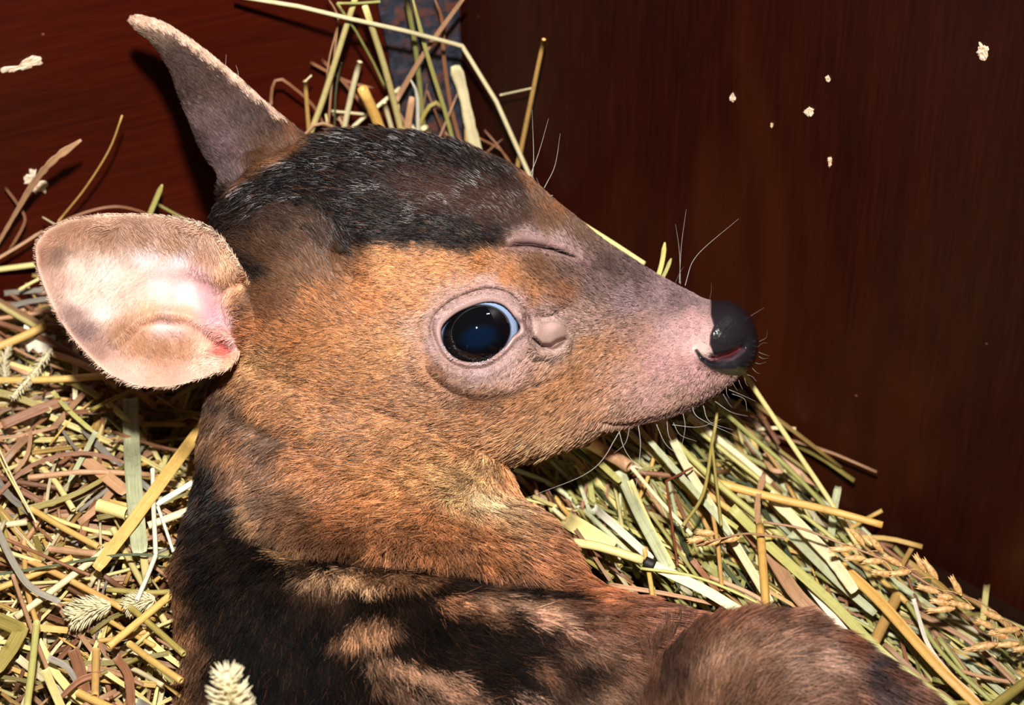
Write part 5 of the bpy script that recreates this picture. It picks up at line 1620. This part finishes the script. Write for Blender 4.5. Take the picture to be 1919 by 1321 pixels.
# white scrap under the near ear
mb = MB(); cc = P(np.linspace(40, 98, 14), np.linspace(628, 650, 14), q_bed(np.linspace(40, 98, 14), np.linspace(628, 650, 14), 30))
blade(mb, cc, 44 * S * (1 + 0.2 * np.sin(np.arange(14) * 1.7)), 0.9, 0.25, 0.3, 0.2)
o = mb.build('leaf_scrap', [straw_mat('white')]); tag(o, 'crumpled whitish leaf scrap under the thick golden stalk left of the ear', 'leaf scrap')


# --- loose individual pieces on top of the bedding, and the mass underneath
def zone_piece(zone, layer_lo, layer_hi, big):
    for _ in range(60):
        if zone == 'L':
            x = random.uniform(-60, 420); y = random.uniform(470, 1380)
            if big is None: x = random.uniform(-340, 420); y = random.uniform(440, 1750)
            ang = random.choice([random.gauss(0.0, 0.35), random.gauss(-0.7, 0.4), random.gauss(0.55, 0.35), random.uniform(-1.6, 1.6)])
            L_ = random.uniform(80, 280)
        else:
            x = random.uniform(930, 1990); y = random.uniform(700, 1400)
            if big is None: x = random.uniform(930, 2150); y = random.uniform(700, 1700)
            ang = random.gauss(0.95, 0.26) if random.random() < 0.78 else random.uniform(-0.3, 1.9)
            if y > 1080 and x > 1500: ang = random.gauss(0.78, 0.35)
            L_ = random.uniform(140, 420)
            bad = False
            for sg in (-1, 1):
                xe = x + sg * math.cos(ang) * L_ / 2; ye = y + sg * math.sin(ang) * L_ / 2
                if ye < 726 + 34 * (xe > 1480) + (xe - 1330) * 0.80 + random.uniform(-12, 30) * (xe > 1330): bad = True
            if bad: continue
        if big: L_ *= 0.9
        e = random.uniform(layer_lo, layer_hi)
        dx_ = math.cos(ang) * L_ / 2; dy_ = math.sin(ang) * L_ / 2
        e0 = e + random.uniform(-12, 12); e1 = e + random.uniform(-12, 12)
        bow = random.uniform(-0.08, 0.08) * L_
        p = [(x - dx_, y - dy_, e0), (x - math.sin(ang) * bow, y + math.cos(ang) * bow, e + random.uniform(0, 8)), (x + dx_, y + dy_, e1)]
        a = catmull(p, 8)
        q_ = q_bed(a[:, 0], a[:, 1], a[:, 2])
        C = P(a[:, 0], a[:, 1], q_)
        if min(((C - C0) @ nL).min(), ((C - C0) @ nR).min()) < 1.2e-3: continue
        bx, by, bq = UNP(C)
        if zone == 'L' and (bx > np.interp(by, [700, 900, 1050, 1400], [470, 400, 372, 384])).any(): continue
        if zone == 'R' and ((bx < np.interp(by, [700, 930, 1060, 1140, 1165], [900, 950, 1050, 1200, 1300])) | ((by > np.interp(bx, [1200, 1400, 1560, 1780], [1215, 1195, 1235, 1370])) & (bx > 1150) & (bx < 1790))).any(): continue
        if C[:, 2].min() < ZF + 0.0006: C[:, 2] = np.maximum(C[:, 2], ZF + 0.0006)
        return C
    return None


PAL_L = ['gold', 'gold', 'ochre', 'tan', 'tan', 'yellow', 'yellow', 'olive', 'brown', 'brown', 'grey', 'pale', 'pale', 'olive', 'gold', 'yellow', 'tan']
PAL_R = ['sage', 'sage', 'yellow', 'yellow', 'lime', 'lime', 'green', 'green', 'green', 'olive', 'olive', 'gold', 'tan', 'pale', 'ochre', 'brown', 'dgreen', 'brown']
LBL = {('L', 'stalk'): ('small loose straw stalk scattered among the bedding left of the fawn', 'loose straw stalks left of the fawn'),
       ('L', 'blade'): ('small loose dry leaf scattered among the bedding left of the fawn', 'loose dry leaves left of the fawn'),
       ('R', 'stalk'): ('small loose straw stalk in the slanting heap along the right wall', 'loose straw stalks along the right wall'),
       ('R', 'blade'): ('small loose hay blade in the slanting heap along the right wall', 'loose hay blades along the right wall')}
for zone, num in (('L', 84), ('R', 84)):
    for k in range(num):
        C = zone_piece(zone, 4, 42 if zone == 'L' else 70, True)
        if C is None: continue
        key = random.choice(PAL_L if zone == 'L' else PAL_R)
        mb = MB()
        kd = 'stalk' if random.random() < 0.42 else 'blade'
        if kd == 'stalk': tube(mb, C, random.uniform(3.2, 7 if zone == 'L' else 5.5) * S, random.random(), 9)
        else: blade(mb, C, random.uniform(6, 18 if zone == 'L' else 13) * S * np.linspace(1, random.uniform(0.4, 0.95), 8), random.random(), 0.35, random.uniform(-0.8, 0.8), 0.06)
        o = mb.build('straw_stalk' if kd == 'stalk' else 'grass_blade', [straw_mat(key)])
        lb = LBL[(zone, kd)]
        tag(o, lb[0], 'straw' if kd == 'stalk' else 'grass blade', lb[1])

bed = MB(); bkeys = ['gold', 'ochre', 'tan', 'yellow', 'olive', 'brown', 'grey', 'pale', 'green', 'lime', 'red', 'sage', 'white', 'dgreen']
for zone, num, lo, hi in (('L', 2300, -170, 10), ('R', 2300, -190, 34)):
    pal = PAL_L if zone == 'L' else PAL_R
    for k in range(num):
        C = zone_piece(zone, lo, hi, None if k % 2 else False)
        if C is None: continue
        key = random.choice(pal)
        if random.random() < 0.35: tube(bed, C, random.uniform(2.0, 5.0) * S, random.random(), 6, False, bkeys.index(key))
        else: blade(bed, C, random.uniform(4, 14 if zone == 'L' else 11) * S, random.random() * 0.9, 0.35, random.uniform(-1, 1), 0.05, bkeys.index(key))
# under the fawn and along the corner, sparser
for k in range(700):
    x_ = random.uniform(-0.13, 0.13); y_ = random.uniform(-0.12, 0.10)
    L_ = random.uniform(0.01, 0.03); an = random.uniform(0, 6.28); z_ = bed_z(x_, y_) - random.uniform(0.001, 0.014)
    p = np.array([(x_ - math.cos(an) * L_ / 2, y_ - math.sin(an) * L_ / 2, z_), (x_, y_, z_ + 0.001), (x_ + math.cos(an) * L_ / 2, y_ + math.sin(an) * L_ / 2, z_)])
    C = catmull(p, 6)
    bx, by, bq = UNP(C)
    if ((bx > 330) & (bx < 1120) & (by > 560)).any() or ((bx > 1080) & (bx < 1800) & (by > 1130)).any(): continue
    if min(((C - C0) @ nL).min(), ((C - C0) @ nR).min()) < 1.5e-3: continue
    C[:, 2] = np.maximum(C[:, 2], ZF + 0.0006)
    blade(bed, C, random.uniform(5, 13) * S, random.random(), 0.35, random.uniform(-1, 1), 0, bkeys.index(random.choice(PAL_L)))
for k in range(900):      # heaped into the corner behind the fawn
    x_ = CX + random.uniform(-0.09, 0.085); y_ = CY - random.uniform(0.0, 0.07)
    L_ = random.uniform(0.01, 0.035); an = random.uniform(0, 6.28); z_ = bed_z(x_, y_) + random.uniform(-0.012, 0.001 + 0.010 * math.exp(-((x_ - CX + 0.01) / 0.03) ** 2))
    el = random.uniform(-0.25, 0.25)
    p = np.array([(x_ - math.cos(an) * L_ / 2, y_ - math.sin(an) * L_ / 2, z_ - el * L_), (x_, y_, z_ + 0.001), (x_ + math.cos(an) * L_ / 2, y_ + math.sin(an) * L_ / 2, z_ + el * L_)])
    C = catmull(p, 6)
    if min(((C - C0) @ nL).min(), ((C - C0) @ nR).min()) < 1.5e-3: continue
    bx, by, bq = UNP(C)
    if (bq > -150).any(): continue
    if (by < np.interp(bx, [390, 575, 700, 850, 990, 1100, 1300], [430, 262, 250, 262, 322, 425, 560]) - 2).any(): continue
    blade(bed, C, random.uniform(5, 12) * S, random.random(), 0.35, random.uniform(-1, 1), 0, bkeys.index(random.choice(PAL_L)))
bo = bed.build('straw_bedding', [straw_mat(k) for k in bkeys])
tag(bo, 'deep layer of tangled straw and hay covering the box floor', 'straw bedding', kind='stuff')
